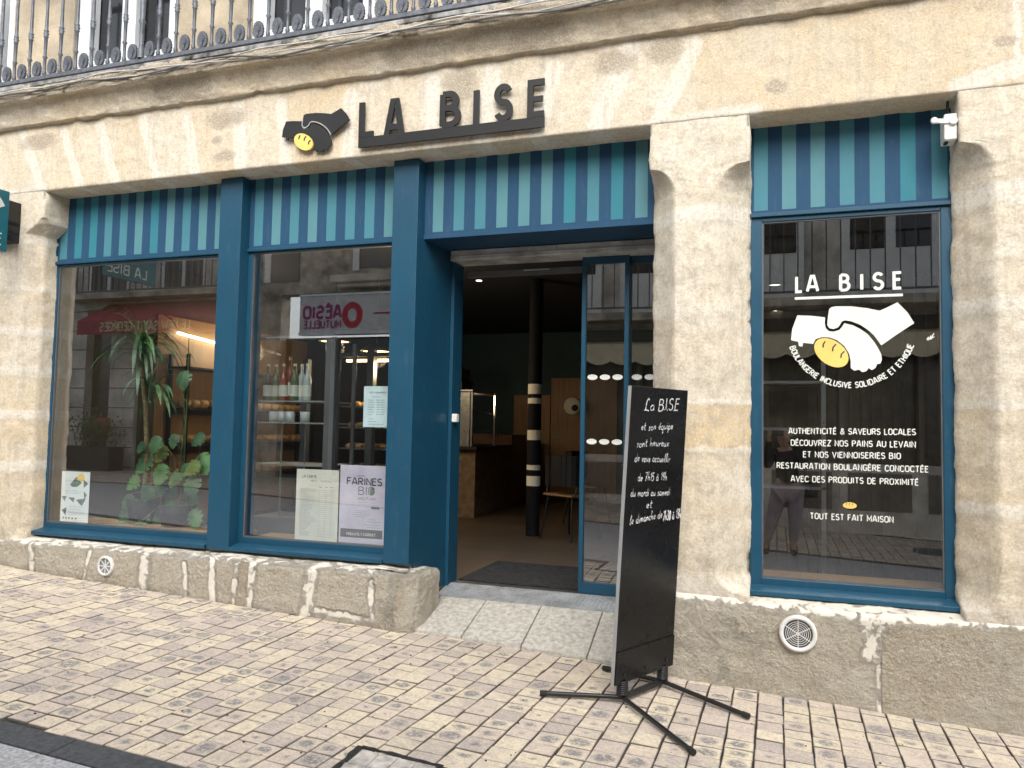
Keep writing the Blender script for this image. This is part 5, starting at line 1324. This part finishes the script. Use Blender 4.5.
m.build('lettering', [M_['magenta'], M_['red']], ins, recalc=False)
MB().box(-9.3, -5.6, YO - .28, YO - .2, 0, 3.2).build('shopfront', M_['darkglass'], ins)
m = MB().box(-8.2, -8.1, YO - .2, YO - .1, 0, 3.2).box(-6.9, -6.8, YO - .2, YO - .1, 0, 3.2).box(-9.3, -5.6, YO - .2, YO - .1, 0, .5).build('shopfront_frame', M_['grey'], ins)
w = MB().box(-7.6, -6.7, YO, YO + .03, 4.5, 5.9).build('window', M_['darkglass'], ins); MB().box(-7.68, -7.55, YO, YO + .06, 4.45, 5.9).box(-6.78, -6.62, YO, YO + .06, 4.45, 5.9).build('frame', M_['whitepaint'], w)
w = MB().box(-9.6, -8.9, YO, YO + .03, 4.3, 5.9).build('window', M_['darkglass'], ins); MB().box(-9.68, -9.55, YO, YO + .06, 4.3, 5.9).build('frame', M_['whitepaint'], w)
MB().box(-8.0, X1, YO, YO + .35, 4.18, 4.32).box(-7.9, X1, YO, YO + .25, 4.1, 4.18).build('ledge', M_['oppstone'], ins, .02)

# third house, behind the photographer
th = thing('townhouse_building', 'building with iron balcony and shopfront, mirrored in the lettered window', 'building', loc=(0, YO, 0))
X0, X1 = -5.2, 9.
MB().box(X0, X1, YO - .3, YO, 3.1, 6.0).box(X0, -4.8, YO - .3, YO, 0, 3.1).box(2.9, 3.4, YO - .3, YO, 0, 3.1).box(X0, X1, YO - .3, YO + .02, 0, 1.05).build('wall', M_['oppstone'], th)
for a in (-4.4, -2.7, -.95, .95, 2.75):
    w = MB().box(a, a + 1.35, YO + .0, YO + .04, 3.62, 6.0).build('window', M_['whitepaint'], th)
    for b in (a + .12, a + .76): MB().box(b, b + .48, YO + .04, YO + .05, 4.35, 5.8).build('pane', M_['darkglass'], w)
MB().box(-4.9, X1, YO, YO + .6, 3.42, 3.55).build('balcony_slab', M_['oppstone2'], th); rail(th, -4.9, X1, 3.62, 4.75, .2, YO + .56)
MB().box(X0, X1, YO + .0, YO + .12, 3.1, 3.30).build('fascia', mat('dark_fascia', (.06, .055, .05), .6), th)
m = MB()
N = 220; vs = []
for i in range(N + 1):
    x = -4.9 + i * .06; sc_ = .07 * abs(math.sin(i * .06 / .42 * PI)); vs += [(x, YO + .30, 3.02), (x, YO + .32, 2.72 - sc_)]
m.add(vs, [(2 * i, 2 * i + 2, 2 * i + 3, 2 * i + 1) for i in range(N)]); m.add([(-4.9, YO, 3.12), (8.3, YO, 3.12), (8.3, YO + .3, 3.02), (-4.9, YO + .3, 3.02)], [(0, 1, 2, 3)])
m.build('scalloped_awning', M_['creamcloth'], th, solid=.008)
MB().box(-4.8, 8.9, YO - .28, YO - .2, 1.05, 3.1).build('shopfront', mat('curtained_glass', (.10, .085, .065), .2, 0, .3, 1.5), th)
m = MB()
for i in range(10): a = -4.6 + i * 1.1; m.box(a, a + .07, YO - .2, YO + .04, 1.05, 3.1).box(a + .12, a + 1.0, YO + .021, YO + .03, .35, .92)
m.build('shopfront_frame', mat('taupe_frame', (.14, .125, .11), .6), th)

# ================================================================== THE PHOTOGRAPHER (mirrored in the lettered window)
person = thing('person', 'person in black top and mauve trousers holding a phone, mirrored in the window', 'person', loc=(.13, -4.86, .05))
def skin_body(name, joints, edges, mt, root=0, sub=2, parent=person):
    me = bpy.data.meshes.new(name); me.from_pydata([j[:3] for j in joints], edges, []); me.materials.append(mt)
    o = link(bpy.data.objects.new(name, me), parent); o.location = -parent_loc(parent)
    sk = o.modifiers.new('skin', 'SKIN'); sk.use_smooth_shade = True
    for i, j in enumerate(joints):
        d = me.skin_vertices[0].data[i]; d.radius = (j[3], j[4] if len(j) > 4 else j[3]); d.use_root = (i == root)
    ss = o.modifiers.new('sub', 'SUBSURF'); ss.levels = sub; ss.render_levels = sub
    return o
px_, py_ = .12, -4.88; g0 = gz(0, -5)
head = Vector((px_ - .05, py_ + .04, 1.475))
J = [(px_, py_, .86, .13, .11), (px_, py_, 1.0, .115, .09), (px_ - .005, py_ + .01, 1.15, .13, .10), (px_ - .01, py_ + .01, 1.26, .12, .09), (px_ - .02, py_ + .015, 1.33, .05, .05), (head.x, head.y, 1.40, .055, .065), (head.x, head.y + .01, 1.49, .075, .092), (head.x, head.y, 1.545, .062, .075),
     (px_ - .165, py_ + .0, 1.27, .05), (px_ - .235, py_ + .10, 1.09, .040), (px_ - .215, py_ + .26, 1.30, .030), (-.085, -4.565, 1.455, .022),
     (px_ + .145, py_ + .0, 1.27, .05), (px_ + .225, py_ + .10, 1.09, .040), (px_ + .10, py_ + .25, 1.32, .030), (.098, -4.565, 1.455, .022),
     (px_ - .09, py_, .80, .095), (px_ - .17, py_ + .04, .48, .06), (-.125, py_ - .0, .14, .038), (-.13, py_ + .1, .09, .03),
     (px_ + .09, py_, .80, .095), (px_ + .08, py_ + .03, .48, .06), (.185, py_ - .06, .14, .038), (.195, py_ + .05, .09, .03)]
E_ = [(0, 1), (1, 2), (2, 3), (3, 4), (4, 5), (5, 6), (6, 7), (3, 8), (8, 9), (9, 10), (10, 11), (3, 12), (12, 13), (13, 14), (14, 15), (0, 16), (16, 17), (17, 18), (18, 19), (0, 20), (20, 21), (21, 22), (22, 23)]
skin_body('body', J, E_, M_['skin'])
def grow(idx, k, add=.012): return [(J[i][0], J[i][1], J[i][2], J[i][3] * k + add, (J[i][4] if len(J[i]) > 4 else J[i][3]) * k + add) for i in idx]
ti = [0, 1, 2, 3, 8, 9, 10, 12, 13, 14]; T_ = grow(ti, 1.05, .014); T_[0] = (px_, py_, .84, .15, .13)
T_ += [(J[11][0] * .75 + J[10][0] * .25, J[11][1] * .75 + J[10][1] * .25, J[11][2] * .75 + J[10][2] * .25, .035, .035), (J[15][0] * .75 + J[14][0] * .25, J[15][1] * .75 + J[14][1] * .25, J[15][2] * .75 + J[14][2] * .25, .035, .035)]
skin_body('top', T_, [(0, 1), (1, 2), (2, 3), (3, 4), (4, 5), (5, 6), (3, 7), (7, 8), (8, 9), (6, 10), (9, 11)], M_['top'])
li = [0, 16, 17, 18, 20, 21, 22]; L_ = grow(li, 1.08, .016); L_[3] = (L_[3][0], L_[3][1], .19, .055, .055); L_[6] = (L_[6][0], L_[6][1], .19, .055, .055)
skin_body('trousers', L_, [(0, 1), (1, 2), (2, 3), (0, 4), (4, 5), (5, 6)], M_['trous'])
for i, j in ((18, 19), (22, 23)):
    a = Vector(J[i][:3]); b = Vector(J[j][:3])
    skin_body('shoe', [(a.x, a.y - .02, g0 + .06, .045, .05), (a.x, a.y + .05, g0 + .045, .043, .04), (b.x, b.y + .06, g0 + .035, .04, .03), (a.x, a.y - .0, .16, .042, .042)], [(0, 1), (1, 2), (0, 3)], M_['shoe'])
skin_body('hair', [(head.x, head.y - .035, 1.545, .085, .085), (head.x, head.y - .06, 1.47, .085, .07), (head.x, head.y - .06, 1.38, .07, .05)], [(0, 1), (1, 2)], M_['hair'])
# face
m = MB()
fy = head.y + .088
m.lathe((head.x, fy + .002, 1.47), [(0, .022), (.010, .012), (.014, .0), (.012, -.02)], 10, axis='y')
for s in (-1, 1): m.lathe((head.x + s * .078, head.y, 1.475), [(0, -.02), (.018, -.01), (.02, .005), (0, .015)], 10, axis='y')
m.build('nose_and_ears', M_['skin'], person)
m = MB()
for s in (-1, 1): m.lathe((head.x + s * .030, fy - .004, 1.492), [(0, .012), (.008, .008), (.010, 0)], 10, axis='y')
m.build('eye', M_['ink'], person)
m = MB(); m.lathe((head.x, fy - .004, 1.432), [(0, .012), (.018, .006), (.022, 0)], 12, axis='y', sy=.3); m.build('mouth', mat('lips', (.4, .13, .12), .5), person)
# hands: palm plus five fingers closed on the phone edges
for s in (-1, 1):
    cx = .007 + s * .083
    skin_body('hand', [(cx + s * .016, -4.585, 1.445, .020, .026), (cx + s * .012, -4.56, 1.47, .022, .026), (cx + s * .010, -4.548, 1.49, .020, .022)], [(0, 1), (1, 2)], M_['skin'], sub=1)
    for k, (dz, ln) in enumerate(((.0, .9), (.020, 1.0), (.038, .95), (.053, .75))):
        zz = 1.470 + dz
        skin_body('finger', [(cx + s * .018, -4.556, zz, .009), (cx + s * .012, -4.528, zz + .002, .0085), (cx - s * .012 * ln, -4.521, zz + .002, .0075), (cx - s * .022 * ln, -4.521, zz, .006)], [(0, 1), (1, 2), (2, 3)], M_['skin'], sub=1)
    skin_body('thumb', [(cx + s * .018, -4.575, 1.455, .011), (cx + s * .004, -4.562, 1.462, .0105), (cx - s * .018, -4.551, 1.475, .009), (cx - s * .028, -4.550, 1.485, .007)], [(0, 1), (1, 2), (2, 3)], M_['skin'], sub=1)
ph = thing('phone', 'dark smartphone held up sideways by the photographer, mirrored in the window', 'phone', loc=(.0, -4.535, 1.49))
MB().box(-.066, .080, -4.540, -4.532, 1.462, 1.535).build('body', M_['blackplastic'], ph, .003)
MB().lathe((-.035, -4.532, 1.51), [(.007, 0), (.007, .003), (0, .003)], 14, axis='y').lathe((-.035, -4.532, 1.488), [(.007, 0), (.007, .003), (0, .003)], 14, axis='y').each('camera_lens', M_['darkglass'], ph)
bg = thing('handbag', 'dark shoulder bag hanging at the photographer\'s hip, mirrored in the window', 'bag', loc=(.37, -4.9, .78))
MB().box(.30, .46, -5.0, -4.86, .74, .96).build('pouch', M_['top'], bg, .03); MB().tube([(.33, -4.93, .95), (.30, -4.93, 1.15), (.24, -4.92, 1.30)], .008, 6).build('strap', M_['top'], bg)

# ================================================================== LIGHT
w = bpy.data.worlds.new('World'); sc.world = w; w.use_nodes = True; t = w.node_tree; t.nodes.clear()
sky = t.nodes.new('ShaderNodeTexSky'); sky.sky_type = 'NISHITA'; sky.sun_disc = False
EL, AZ = R(42), R(163)      # azimuth clockwise from +Y: the sun stands over the street, a little to the right
sky.sun_elevation = EL; sky.sun_rotation = AZ; sky.air_density = 1.; sky.dust_density = 3.; sky.ozone_density = 1.
hs_ = t.nodes.new('ShaderNodeHueSaturation'); hs_.inputs['Saturation'].default_value = .30; t.links.new(sky.outputs[0], hs_.inputs['Color'])
b = t.nodes.new('ShaderNodeBackground'); b.inputs['Strength'].default_value = .15; t.links.new(hs_.outputs[0], b.inputs[0])
o = t.nodes.new('ShaderNodeOutputWorld'); t.links.new(b.outputs[0], o.inputs[0])
sl = bpy.data.lights.new('sun', 'SUN'); sl.energy = .9; sl.angle = R(45); sl.color = (1, .95, .87)
so = bpy.data.objects.new('sun', sl); C.objects.link(so)
dirv = Vector((math.sin(AZ) * math.cos(EL), math.cos(AZ) * math.cos(EL), math.sin(EL)))
so.rotation_euler = dirv.to_track_quat('Z', 'Y').to_euler(); so.location = (2, -6, 12)
def area(x, y, z, e, s, col=(1, .75, .45)):
    l = bpy.data.lights.new('lamp_light', 'POINT'); l.energy = e; l.shadow_soft_size = s; l.color = col
    o = bpy.data.objects.new('lamp_light', l); o.location = (x, y, z); C.objects.link(o)
for px, py, Y in ((335, 341, 2.6), (377, 351, 2.6)): p = P(px, py, Y); area(p.x, p.y, p.z - .08, 3, .1)
area(-5.6, 2.8, 2.3, 8, .1, (1, .8, .55)); area(-3.8, 4.7, 1.86, 5, .05); area(-3.45, 2.15, 2.05, 14, .08)
sc.view_settings.view_transform = 'Standard'; sc.view_settings.look = 'None'; sc.view_settings.exposure = 1.18; sc.view_settings.gamma = 1
sc.render.engine = 'CYCLES'
sc.cycles.max_bounces = 8; sc.cycles.transparent_max_bounces = 12; sc.cycles.use_denoising = True; sc.cycles.sample_clamp_indirect = 6
